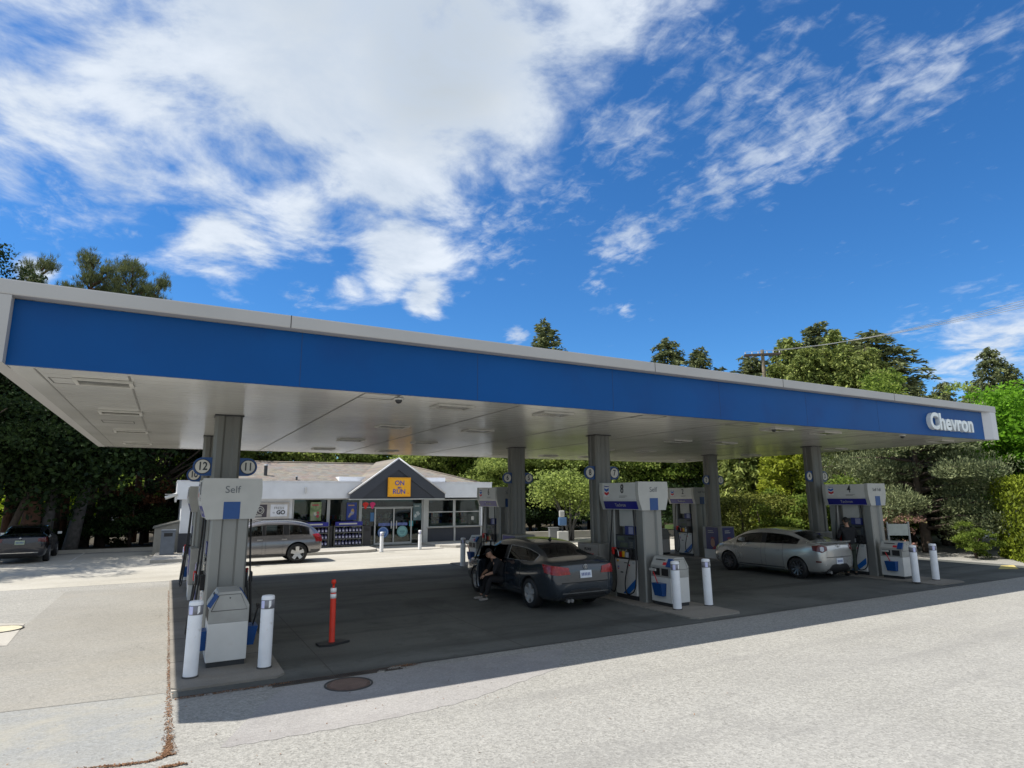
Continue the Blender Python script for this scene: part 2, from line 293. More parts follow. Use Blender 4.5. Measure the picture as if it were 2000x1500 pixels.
# ---------------------------------------------------------------- mesh helpers
C = S.collection
class MB:
    def __init__(s, M=None): s.v = []; s.f = []; s.mi = []; s.M = M or Matrix.Identity(4); s.sm = []
    def add(s, vs, fs, mi=0, smooth=False):
        o = len(s.v); s.v += [tuple(s.M @ Vector(q)) for q in vs]
        for f in fs: s.f.append(tuple(o+i for i in f)); s.mi.append(mi); s.sm.append(smooth)
        return s
    def box(s, x0, x1, y0, y1, z0, z1, mi=0, bev=0.0):
        if bev > 0:
            b = min(bev, (x1-x0)/3, (y1-y0)/3, (z1-z0)/3)
            bm = bmesh.new(); bmesh.ops.create_cube(bm, size=1)
            for v in bm.verts: v.co = Vector((x0+(v.co.x+.5)*(x1-x0), y0+(v.co.y+.5)*(y1-y0), z0+(v.co.z+.5)*(z1-z0)))
            bmesh.ops.bevel(bm, geom=bm.edges[:], offset=b, segments=2, affect='EDGES', profile=.6)
            bm.verts.index_update()
            s.add([v.co.copy() for v in bm.verts], [[v.index for v in f.verts] for f in bm.faces], mi); bm.free(); return s
        vs = [(x0,y0,z0),(x1,y0,z0),(x1,y1,z0),(x0,y1,z0),(x0,y0,z1),(x1,y0,z1),(x1,y1,z1),(x0,y1,z1)]
        return s.add(vs, [(0,3,2,1),(4,5,6,7),(0,1,5,4),(1,2,6,5),(2,3,7,6),(3,0,4,7)], mi)
    def prism(s, pts, a, b, axis='y', mi=0):
        """pts 2-D polygon; extruded from a to b along axis ('y': pts are x,z ; 'z': x,y ; 'x': y,z)"""
        n = len(pts)
        f = {'y': lambda p, t: (p[0], t, p[1]), 'z': lambda p, t: (p[0], p[1], t), 'x': lambda p, t: (t, p[0], p[1])}[axis]
        vs = [f(p, a) for p in pts]+[f(p, b) for p in pts]
        fs = [tuple(range(n))[::-1], tuple(range(n, 2*n))]+[(i, (i+1) % n, n+(i+1) % n, n+i) for i in range(n)]
        return s.add(vs, fs, mi)
    def cyl(s, p0, p1, r0, r1=None, n=16, mi=0, cap=True, smooth=True):
        r1 = r0 if r1 is None else r1; p0 = Vector(p0); p1 = Vector(p1); d = (p1-p0).normalized()
        a = d.orthogonal().normalized(); b = d.cross(a)
        vs = []
        for p, r in ((p0, r0), (p1, r1)):
            for i in range(n): t = 2*PI*i/n; vs.append(p+a*(r*math.cos(t))+b*(r*math.sin(t)))
        s.add(vs, [(i, (i+1) % n, n+(i+1) % n, n+i) for i in range(n)], mi, smooth)
        if cap: s.add(vs, [tuple(range(n))[::-1], tuple(range(n, 2*n))], mi)
        return s
    def tube(s, pts, r, n=8, mi=0):
        pts = [Vector(p) for p in pts]; rs = r if isinstance(r, (list, tuple)) else [r]*len(pts)
        rings = []; a = None
        for i, p in enumerate(pts):
            d = (pts[min(i+1, len(pts)-1)]-pts[max(i-1, 0)])
            if d.length < 1e-6: d = Vector((0, 0, 1))
            d.normalize()
            a = d.orthogonal().normalized() if a is None else (a-d*a.dot(d)).normalized()
            b = d.cross(a)
            rings.append([p+a*(rs[i]*math.cos(2*PI*k/n))+b*(rs[i]*math.sin(2*PI*k/n)) for k in range(n)])
        vs = [q for g in rings for q in g]
        fs = [(i*n+k, i*n+(k+1) % n, (i+1)*n+(k+1) % n, (i+1)*n+k) for i in range(len(pts)-1) for k in range(n)]
        fs += [tuple(range(n))[::-1], tuple(range(len(vs)-n, len(vs)))]
        return s.add(vs, fs, mi, True)
    def lathe(s, prof, axis='z', n=24, c=(0, 0, 0), mi=0):
        vs = []; c = Vector(c)
        for (r, h) in prof:
            for k in range(n):
                t = 2*PI*k/n; x, y = r*math.cos(t), r*math.sin(t)
                vs.append(c+(Vector((x, y, h)) if axis == 'z' else Vector((h, x, y)) if axis == 'x' else Vector((x, h, y))))
        fs = [(i*n+k, i*n+(k+1) % n, (i+1)*n+(k+1) % n, (i+1)*n+k) for i in range(len(prof)-1) for k in range(n)]
        return s.add(vs, fs, mi, True)
    def build(s, name, mats, parent=None, merge=False):
        me = bpy.data.meshes.new(name); me.from_pydata(s.v, [], s.f)
        for m in (mats if isinstance(mats, (list, tuple)) else [mats]): me.materials.append(m)
        me.polygons.foreach_set('material_index', s.mi); me.polygons.foreach_set('use_smooth', s.sm)
        bm = bmesh.new(); bm.from_mesh(me)
        if merge: bmesh.ops.remove_doubles(bm, verts=bm.verts, dist=1e-5)
        bmesh.ops.recalc_face_normals(bm, faces=bm.faces); bm.to_mesh(me); bm.free()
        me.update()
        o = bpy.data.objects.new(name, me); C.objects.link(o); o.parent = parent
        return o
def B(M=None): return MB(M)
def thing(name, label, cat, loc=(0, 0, 0), rz=0., group=None):
    o = bpy.data.objects.new(name, None); C.objects.link(o); o.empty_display_size = .2
    o.location = loc; o.rotation_euler = (0, 0, rz); return tag(o, label, cat, group)
def tag(o, label, cat, group=None):
    o['label'] = label; o['category'] = cat
    if group: o['group'] = group
    return o
def struct(o, label=None):
    o['kind'] = 'structure'
    if label: o['label'] = label
    return o
def copy_tree(o, parent=None):
    c = o.copy(); C.objects.link(c)
    if parent: c.parent = parent
    for ch in list(o.children): copy_tree(ch, c)
    return c
def dup(o, loc, rz, label, group=None, scale=None):
    c = copy_tree(o); c.location = loc; c.rotation_euler = (0, 0, rz); c['label'] = label
    if group: c['group'] = group
    if scale: c.scale = scale if isinstance(scale, tuple) else (scale,)*3
    return c
def basis(o, ax, ay):
    ax = Vector(ax); ay = Vector(ay); n = ax.cross(ay)
    return Matrix(((ax.x,ay.x,n.x,o[0]),(ax.y,ay.y,n.y,o[1]),(ax.z,ay.z,n.z,o[2]),(0,0,0,1)))
FACE = {'-y': ((1,0,0),(0,0,1)), '-x': ((0,-1,0),(0,0,1)), '+x': ((0,1,0),(0,0,1)), '+y': ((-1,0,0),(0,0,1)), 'up': ((1,0,0),(0,1,0))}
def lettering(name, txt, size, o, face, m, parent, sx=1., depth=.004, bold=0., align='CENTER'):
    cu = bpy.data.curves.new('t', 'FONT'); cu.body = txt; cu.size = size; cu.extrude = depth/2; cu.offset = bold
    cu.align_x = align; cu.align_y = 'CENTER'; cu.resolution_u = 4
    ob = bpy.data.objects.new('t', cu); C.objects.link(ob)
    dg = bpy.context.evaluated_depsgraph_get(); me = bpy.data.meshes.new_from_object(ob.evaluated_get(dg))
    bpy.data.objects.remove(ob)
    ax, ay = FACE[face] if isinstance(face, str) else face
    M = basis(o, ax, ay) @ Matrix.Diagonal((sx, 1, 1, 1)) @ Matrix.Translation((0, 0, depth/2+.001))
    me.transform(M); me.materials.clear(); me.materials.append(m)
    r = bpy.data.objects.new(name, me); C.objects.link(r); r.parent = parent; return r
def catmull(pts, k=6):
    P = [Vector(p) for p in pts]; P = [2*P[0]-P[1]]+P+[2*P[-1]-P[-2]]; out = []
    for i in range(1, len(P)-2):
        for j in range(k):
            t = j/k; a, b, c, d = P[i-1], P[i], P[i+1], P[i+2]
            out.append(.5*((2*b)+(-a+c)*t+(2*a-5*b+4*c-d)*t*t+(-a+3*b-3*c+d)*t**3))
    out.append(P[-2]); return out
def sheet(name, pts, z, m, label=None):
    b = B(); n = len(pts); b.add([(p[0], p[1], z) for p in pts], [tuple(range(n))])
    return struct(b.build(name, m), label)
GP = lambda *a: [G(u, v) for u, v in a]

# ================================================================ SETTING
g = B(); g.add([(-400,-400,0),(600,-400,0),(600,600,0),(-400,600,0)], [(0,1,2,3)])
struct(g.build('ground', CONC_G), 'sunlit pale asphalt with coarse exposed aggregate')
XI = [0.95, 10.35, 19.6]
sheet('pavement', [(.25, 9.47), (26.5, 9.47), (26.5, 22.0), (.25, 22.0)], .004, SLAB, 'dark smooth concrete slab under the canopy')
# lanes to the left of the first island
sheet('road', GP((128,1156),(331,1146))+[Vector((.19, 9.75, 0))]+GP((0,1392),(-60,1398),(-60,1316)), .004, LANE, 'old patched drive lane left of the first island')
sheet('path', [Vector((.19, 9.74, 0))]+GP((326,1464),(318,1478),(290,1488),(205,1500),(-40,1530),(-60,1400),(0,1393)), .004, PATCH, 'blue grey asphalt patch')
# far forecourt: paler lane in front of the shop
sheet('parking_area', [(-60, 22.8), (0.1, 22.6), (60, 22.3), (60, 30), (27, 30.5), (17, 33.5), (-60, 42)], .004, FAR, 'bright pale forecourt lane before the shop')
# narrow joints in the slab
jb = B()
for x in (2.3, 5.5, 8.2, 12.6, 15.2, 17.6, 22.0, 24.4): jb.add([(x-.007,9.5,.007),(x+.007,9.5,.007),(x+.007,21.95,.007),(x-.007,21.95,.007)], [(0,1,2,3)])
for y in (12.4, 15.6, 18.8): jb.add([(.3,y-.007,.007),(26.4,y-.007,.007),(26.4,y+.007,.007),(.3,y+.007,.007)], [(0,1,2,3)])
jb.add([(.25,9.452,.0065),(26.5,9.452,.0065),(26.5,9.478,.0065),(.25,9.478,.0065)], [(0,1,2,3)])
struct(jb.build('pavement_joints', SEAM), 'dark joints between slab panels')
# old tyre wear and repair bands in the foreground
random.seed(3)
WEAR = ground_mat('worn_band', (.30, .287, .272), (.255, .246, .236), 60, .2, (.20, .187, .18), .5, 1.5, bump=.2)
def ribbon(name, pts, w, z, m, label=None):
    P = catmull([(p[0], p[1], 0) for p in pts], 8); L_ = []; R_ = []
    for i, p in enumerate(P):
        d = (P[min(i+1, len(P)-1)]-P[max(i-1, 0)]).normalized(); n = Vector((-d.y, d.x, 0)); ww = w*(.75+.5*random.random())
        L_.append((p.x+n.x*ww/2, p.y+n.y*ww/2, z)); R_.append((p.x-n.x*ww/2, p.y-n.y*ww/2, z))
    k = len(P); b = B(); b.add(L_+R_, [(i, i+1, k+i+1, k+i) for i in range(k-1)]); return struct(b.build(name, m), label)
_c = catmull(GP((430,1462),(560,1440),(740,1408),(900,1372),(1000,1338),(1090,1306)), 8)
sheet('worn_asphalt', [(p.x+.02*math.sin(i*1.7), p.y+.02*math.cos(i*2.3)) for i, p in enumerate(_c)]+[(6.0, 9.1), (4.5, 9.2), (1.6, 9.25), (1.2, 8.6)], .003, WEAR, 'smoother worn band of asphalt beside the slab')
# kerb islands (low pads)
for i, x in enumerate(XI):
    b = B(); b.prism([(x-.72, 9.85), (x-.6, 9.72), (x+.6, 9.72), (x+.72, 9.85), (x+.72, 22.35), (x+.6, 22.48), (x-.6, 22.48), (x-.72, 22.35)], 0, .035, 'z')
    for y in (11.3, 13.1, 14.9, 16.7, 18.5, 20.3): b.box(x-.725, x+.725, y-.006, y+.006, .03, .0365, 1)
    struct(b.build('kerb_island', [PAD, SEAM]), 'low concrete island under the pumps')
b = B(); b.prism([(.235,9.75),(.30,9.75),(.30,22.3),(.235,22.3)], 0, .012, 'z'); struct(b.build('kerb', KERB), 'narrow concrete edge beside the first island')
# shop pavement
SY = 32.3
b = B(); b.prism([(-.45,28.95),(8.35,29.05),(8.75,29.25),(8.95,29.6),(9.0,SY+.0),(-.2,SY+4)], 0, .13, 'z')
struct(b.build('shop_pavement', KERB), 'raised concrete pavement left of the shop door')
b = B(); b.prism([(12.0,SY),(12.3,29.9),(12.9,29.2),(17.3,29.4),(17.3,SY)], 0, .13, 'z')
struct(b.build('shop_pavement', KERB), 'raised concrete pavement right of the shop door')
sheet('shop_ramp', [(9.0,29.3),(12.3,29.3),(12.3,SY),(9.0,SY)], .02, KERB, 'flat ramp at the shop door')
# planting ground behind
sheet('planting_bed', [(-70,39.6),(-.4,36.6),(17.3,33.6),(25,32),(33,27.3),(60,27),(300,60),(300,400),(-300,400),(-300,60)], .012, DIRT, 'dark soil of the wooded bank')
b = B()
def wall_strip(b, p, q, w, h, mi=0):
    p = Vector((p[0], p[1], 0)); q = Vector((q[0], q[1], 0)); d = (q-p).normalized(); n = Vector((-d.y, d.x, 0))*w/2
    pts = [(p-n), (q-n), (q+n), (p+n)]; b.prism([(a.x, a.y) for a in pts], 0, h, 'z', mi)
wall_strip(b, (17.5,33.2), (25,31.8), .3, .42); wall_strip(b, (25,31.8), (33,27.2), .3, .38)
tag(b.build('retaining_kerb', KERB), 'low concrete retaining kerb running behind the middle pumps', 'kerb wall')
b = B(); wall_strip(b, (-70,39.4), (-.4,36.5), .16, .16); struct(b.build('kerb', KERB), 'kerb along the shaded trees at left')
b = B(); wall_strip(b, (33,27.1), (70,22.5), .16, .15); struct(b.build('kerb', KERB), 'kerb along the hedge at right')
sheet('lawn', [(33,27.3),(70,22.7),(90,60),(34,40)], .016, GRASSG, 'green grass behind the right kerb')
# parking bay lines and yellow paint
PAINT = mat('worn_white_paint', (.55, .54, .5), .8, 0, .2, 8, col2=(.3, .29, .26), c2scale=12, c2edge=(.45, .6))
b = B()
p, q = G(165,1080), G(135,1098); d = Vector((.05,0,0))
b.add([p-d,p+d,q+d,q-d], [(0,1,2,3)]); b.M = Matrix.Translation((0,0,.008)); o = b.build('road_marking', PAINT); o.location.z = .008
struct(o, 'faint white parking bay line')
YPAINT = mat('yellow_paint', (.52, .42, .14), .8, 0, .2, 8, col2=(.4, .33, .14), c2scale=10, c2edge=(.5, .62))
sheet('road_marking', GP((1955,1105),(1980,1104),(1990,1112),(1950,1112)), .009, YPAINT, 'yellow painted mark on the far right lane')
sheet('access_apron', GP((-40,1219),(49,1218),(13,1262),(-40,1264)), .009, KERB, 'pale concrete square round the tank cover')

# ================================================================ CANOPY
XL, XR, Y0, Y1, ZB, ZT = -1.92, 22.62, 9.55, 23.38, 4.18, 5.23
can = thing('fuel_canopy', 'long flat white and blue forecourt canopy on silver columns over the pumps', 'canopy', (10, 16, 0))
CO = Matrix.Translation((-10, -16, 0))
b = B(CO); b.box(XL, XR, Y0+.02, Y1, ZB, ZB+.05)
soff = b.build('soffit', SOFF, can)
b = B(CO)
for x in (-.62, 2.65, 5.6, 8.55, 11.45, 14.4, 17.3, 20.2): b.box(x-.014, x+.014, Y0+.25, Y1-.1, ZB-.006, ZB)
for x in (XL+.26, XR-.26): b.box(x-.01, x+.01, Y0+.2, Y1-.1, ZB-.006, ZB)
b.build('soffit_seam', mat('soffit_seam_tone', (.22,.215,.2), .7), soff)
b = B(CO); y = Y0+.5
while y < Y1-.3: b.box(XL+.3, XR-.3, y-.002, y+.002, ZB-.002, ZB); y += .3
b.build('panel_ribs', mat('rib_tone', (.36, .355, .32), .5), soff)
b = B(CO); b.box(XL, XR, Y0, Y0+.05, ZB-.01, 5.02)
bp_ = b.build('blue_fascia', BLUE, can)
for x in np.arange(1.6, 22, 3.0):
    b = B(CO); b.box(x-.004, x+.004, Y0-.002, Y0+.01, ZB, 5.015); b.build('panel_joint', mat('blue_seam', (.0, .03, .12), .5), bp_)
b = B(CO); b.box(XL-.18, XR+.16, Y0-.16, Y0+.3, 5.03, ZT, 0, .02)
b.box(XL-.18, XR+.16, Y1-.1, Y1+.12, ZB+.0, ZT); b.box(XL-.18, XL, Y0+.31, Y1-.11, ZB+.001, ZT-.003); b.box(XR, XR+.16, Y0+.31, Y1-.11, ZB+.001, ZT-.003)
b.box(XL-.18, XL-.001, Y0-.155, Y0+.305, ZB-.01, 5.028)
b.build('rim', RIM, can)
b = B(CO)
b.prism([(XR-.42, Y0-.002), (XR-.22, Y0-.158), (XR+.1, Y0-.158), (XR+.16, Y0-.1), (XR+.16, Y0+.3), (XR-.42, Y0+.0)], ZB-.01, 5.028, 'z')
b.build('corner_post', RIMW, can)
for x in (1.4, 8.6, 12.6, 17.2):
    b = B(CO); b.box(x-.006, x+.006, Y0-.163, Y0-.155, 5.035, ZT-.004); b.build('rim_joint', SEAM, can)
b = B(CO); b.box(XL, XR, Y0+.3, Y1-.1, ZT-.35, ZT-.3); b.build('roof_deck', mat('roof_membrane', (.3, .3, .3), .9), can)
# recessed lights
LENS = mat('light_lens', (.6, .58, .5), .15, 0, .1)
first = None
for x in (-.95, 4.5, 6.75, 13.6, 15.6, 21.4):
    for y in (10.45, 14.0, 17.8, 21.5):
        if first is None:
            f = B(CO); X0, X1, Ya, Yb = -.36, .36, -.24, .24
            for q in ((X0,X1,Ya,Ya+.05),(X0,X1,Yb-.05,Yb),(X0,X0+.05,Ya+.05,Yb-.05),(X1-.05,X1,Ya+.05,Yb-.05)): f.box(*q, -.035, -.004)
            f.M = Matrix.Identity(4); f.v = [(a+10, c+16, d) for a, c, d in f.v]
            first = f.build('ceiling_light', mat('light_frame', (.5, .49, .45), .4), can)
            l = B(); l.box(X0+.05, X1-.05, Ya+.05, Yb-.05, -.022, -.006); l.build('lens', mat('dark_lens', (.16, .155, .13), .15, 0, .2), first)
            o = first
        else: o = copy_tree(first, can)
        o.location = (x-10, y-16, ZB)
for (x, y) in ((-1.3, 10.6), (2.95, 9.95), (8.9, 10.0), (-1.1, 15.8), (11.9, 10.1), (17.9, 10.2)):
    b = B(CO)
    for q in ((x-.3,x+.3,y-.25,y-.238),(x-.3,x+.3,y+.238,y+.25),(x-.3,x-.288,y-.238,y+.238),(x+.288,x+.3,y-.238,y+.238)): b.box(*q, ZB-.004, ZB-.001)
    b.build('access_hatch', SEAM, can)
# sign
LET = mat('sign_letter_white', (.72, .76, .76), .4)
lettering('sign_lettering', 'Chevron', .66, (20.15-10, Y0-.0-16, 4.56), '-y', LET, can, sx=1.02, depth=.12, bold=.018)
# columns (fluted profile), stand on the islands
def column_profile(w=.5, d=.42):
    h = w/2; k = d/2
    return [(-h,-k+.05),(-h+.05,-k),(-.10,-k),(-.06,-k+.035),(.06,-k+.035),(.10,-k),(h-.05,-k),(h,-k+.05),
            (h,-.07),(h-.03,-.05),(h-.03,.05),(h,.07),(h,k-.05),(h-.05,k),(.10,k),(.06,k-.035),(-.06,k-.035),(-.10,k),(-h+.05,k),(-h,k-.05),(-h,.07),(-h+.03,.05),(-h+.03,-.05),(-h,-.07)]
for x in XI:
    for y in (13.72, 18.4):
        b = B(Matrix.Translation((x-10, y-16, 0))); b.prism(column_profile(), .036, ZB-.005, 'z')
        c = b.build('column', COLM, can)
        b = B(Matrix.Translation((x-10, y-16, 0))); b.box(-.27,.27,-.23,.23,ZB-.03,ZB-.007); b.build('collar', DARK, c)

# dome cameras
def dome():
    t = thing('dome_camera', '', 'camera')
    b = B(); b.lathe([(0,-.03),(.075,-.03),(.08,0),(0,0)], 'z', 16); b.build('mount', WHITE, t)
    b = B(); b.lathe([(.06,-.03),(.055,-.06),(.035,-.085),(0,-.095)], 'z', 16); b.build('dome', DARK, t); return t
dm = dome(); dm.location = (3.3, 9.95, ZB-.005); dm['label'] = 'small white dome camera under the canopy front edge, nearest the left column'
dm['group'] = 'dome cameras under the canopy'
dup(dm, (13.3, 10.3, ZB-.005), 0, 'small dome camera under the canopy near the middle of its front edge')
dup(dm, (18.3, 9.9, ZB-.005), 0, 'small dome camera under the canopy below the large lettering end')

# pump number plates on columns
def number_sign(n, x, y, side, label):
    t = thing('pump_number_sign', label, 'number sign', (x+side*.25, y-.1, 3.14), 0, 'round pump number signs on the columns')
    b = B(); s = side
    pts = [(0,-.18),(s*.16,-.18)]+[(s*(.16+.18*math.sin(a)), -.18*math.cos(a)) for a in np.linspace(.15, PI-.15, 12)]+[(s*.16,.18),(0,.18)]
    b.prism(pts, -.02, .02, 'y'); b.build('plate', PBLUE, t)
    b = B(); b.cyl((s*.165,-.027,0),(s*.165,-.0205,0),.132,.132,28); d = b.build('disc', mat('number_disc', (.62,.6,.54), .5), t)
    b = B(); b.lathe([(.132,-.029),(.145,-.029),(.145,-.0207),(.132,-.0207)], 'y', 28, (s*.165,0,0)); b.build('ring', DARK, t)
    lettering('numeral', str(n), .22, (s*.165,-.028,0), '-y', DARK, t, sx=.8, bold=.005)
nm = {(0,0):(12,11),(0,1):(10,9),(1,0):(8,7),(1,1):(6,5),(2,0):(4,3),(2,1):(2,1)}
for (i, j), (a, c) in nm.items():
    y = (13.72, 18.4)[j]
    for n, s in ((a, -1), (c, 1)):
        sd = 'left' if s < 0 else 'right'; wh = [['nearest silver column', 'column hidden behind the nearest'], ['front middle column', 'column behind the dark sedan'], ['front right column', 'column above the portrait poster']][i][j]
        number_sign(n, XI[i], y, s, f'round blue sign reading {"twelve eleven ten nine eight seven six five four three two one".split()[12-n]}, {sd} side of the {wh}')

# white service cabinets round the column feet
def col_box(x, y, kind, label):
    t = thing('column_cabinet', label, 'cabinet', (x, y, .036), 0, 'cabinets at the column feet')
    b = B(); b.box(-.36,.36,-.5,.5,.36,1.24,0,.03); b.build('casing', mat('cabinet_grey', (.3,.295,.275), .5), t)
    b = B(); b.box(-.34,.34,-.48,.48,.0,.358); b.build('plinth', WHITE, t)
    if kind == 'text':
        b = B(); b.box(-.372,-.362,-.42,.42,.5,1.2); p = b.build('notice', mat('notice_board', (.45,.45,.44), .5), t)
        for (tx, z, m, s) in (('PLEASE', 1.08, DARK, .1), ('PREPAY', .93, CHR, .15), ('INSIDE', .78, NAVY, .1), ('PAY', .62, DARK, .1)):
            lettering('notice_text', tx, s, (-.373, 0, z), '-x', m, p, bold=.002)
    elif kind == 'poster':
        for face, o_ in (('-x', (-.364, 0)), ('-y', (0, -.504))):
            b = B(basis((o_[0], o_[1], .78), *FACE[face])); b.box(-.32,.32,-.42,.44,0,.008)
            p = b.build('poster', mat('poster_navy', (.02,.025,.13), .35), t)
            b = B(basis((o_[0], o_[1], .78), *FACE[face])); b.M = b.M @ Matrix.Translation((.02,-.16,.011))
            b.add([(.11*math.cos(a), .17*math.sin(a), 0) for a in np.linspace(0, 2*PI, 20)[:-1]], [tuple(range(19))]); b.build('portrait', mat('poster_face', (.42,.24,.17), .6), p)
            b = B(basis((o_[0], o_[1], .78), *FACE[face])); b.add([(-.02,-.42,.0105),(.3,-.42,.0105),(.26,-.3,.0105),(.08,-.27,.0105)], [(0,1,2,3)])
            b.add([(-.14+.02,.0,.010),(.16,.0,.010),(.13,-.26,.0095),(.10,.05,.0095),(-.02,.07,.0095)], [(0,1,3,4)]); b.build('printed_shape', [mat('poster_red', (.25,.02,.04), .5)], p)
            b = B(basis((o_[0], o_[1], .78), *FACE[face])); b.box(-.2,.1,.22,.25,.009,.012); b.box(-.2,.06,.29,.32,.009,.012); b.build('printed_lines', OFFW, p)
    else:
        b = B(); b.box(-.372,-.362,-.42,.42,.6,1.2); p = b.build('poster', NAVY, t)
        b = B(); b.box(-.376,-.3725,-.2,.3,.95,1.05); b.box(-.376,-.3725,-.1,.3,.8,.86); b.build('printed_lines', OFFW, p)
col_box(XI[1], 13.85, 'text', 'grey cabinet with a printed notice at the foot of the column, beside the dark sedan')
col_box(XI[1], 18.3, 'plain', 'grey cabinet with a blue poster behind the roof of the dark sedan')
col_box(XI[2], 18.2, 'poster', 'cabinet with a dark blue portrait poster in front of the silver car')
col_box(XI[2], 13.85, 'plain', 'cabinet at the column foot behind the silver car')
col_box(XI[0], 13.85, 'plain', 'cabinet at the column foot hidden behind the nearest pump')
col_box(XI[0], 18.3, 'plain', 'cabinet at the column foot between the two left pumps')

# ---------------------------------------------------------------- pumps
SWO = mat('swoosh_blue', (.01, .12, .42), .35)
def logo(face_o, face, s, parent):
    M = basis(face_o, *FACE[face])
    b = B(M)
    b.box(-.5*s,.5*s,-.68*s,.78*s,0,.003); l = b.build('emblem', mat('emblem_white', (.7,.7,.72), .4), parent)
    V = lambda top, h: [(-.46*s,top*s),(0,(top-.18)*s),(.46*s,top*s),(.46*s,(top-h)*s),(0,(top-h-.2)*s),(-.46*s,(top-h)*s)]
    for nm_, top, h, m in (('blue_mark', .42, .32, CHB), ('red_mark', -.04, .32, CHR)):
        b = B(M); P = V(top, h); b.add([(x, y, .0045) for x, y in P], [(0,1,4,5),(1,2,3,4)]); b.build(nm_, m, l)
    ax_, ay_ = Vector(FACE[face][0]), Vector(FACE[face][1]); oo = Vector(face_o)+ay_*.6*s+ax_.cross(ay_)*.003
    lettering('emblem_text', 'Chevron', .27*s, tuple(oo), face, NAVY, l, bold=.001)
def nozzle(M, parent, m=RED):
    b = B(M)
    b.box(-.025,.025,-.035,.035,-.02,.14,0,.012); b.box(-.02,.02,-.03,.11,.10,.15,0,.012)
    n_ = b.build('nozzle', m, parent)
    b = B(M); b.tube(catmull([(0,.09,.12),(0,.17,.1),(0,.2,.03),(0,.21,-.06)], 4), .012, 8); b.build('spout', NICK, n_)
    b = B(M); b.tube([(0,-.03,.11),(0,-.07,.05),(0,-.02,-.02)], .008, 6); b.build('lever', BLACK, n_)
FL = mat('flute_shadow_grey', (.20, .20, .19), .5, .3)
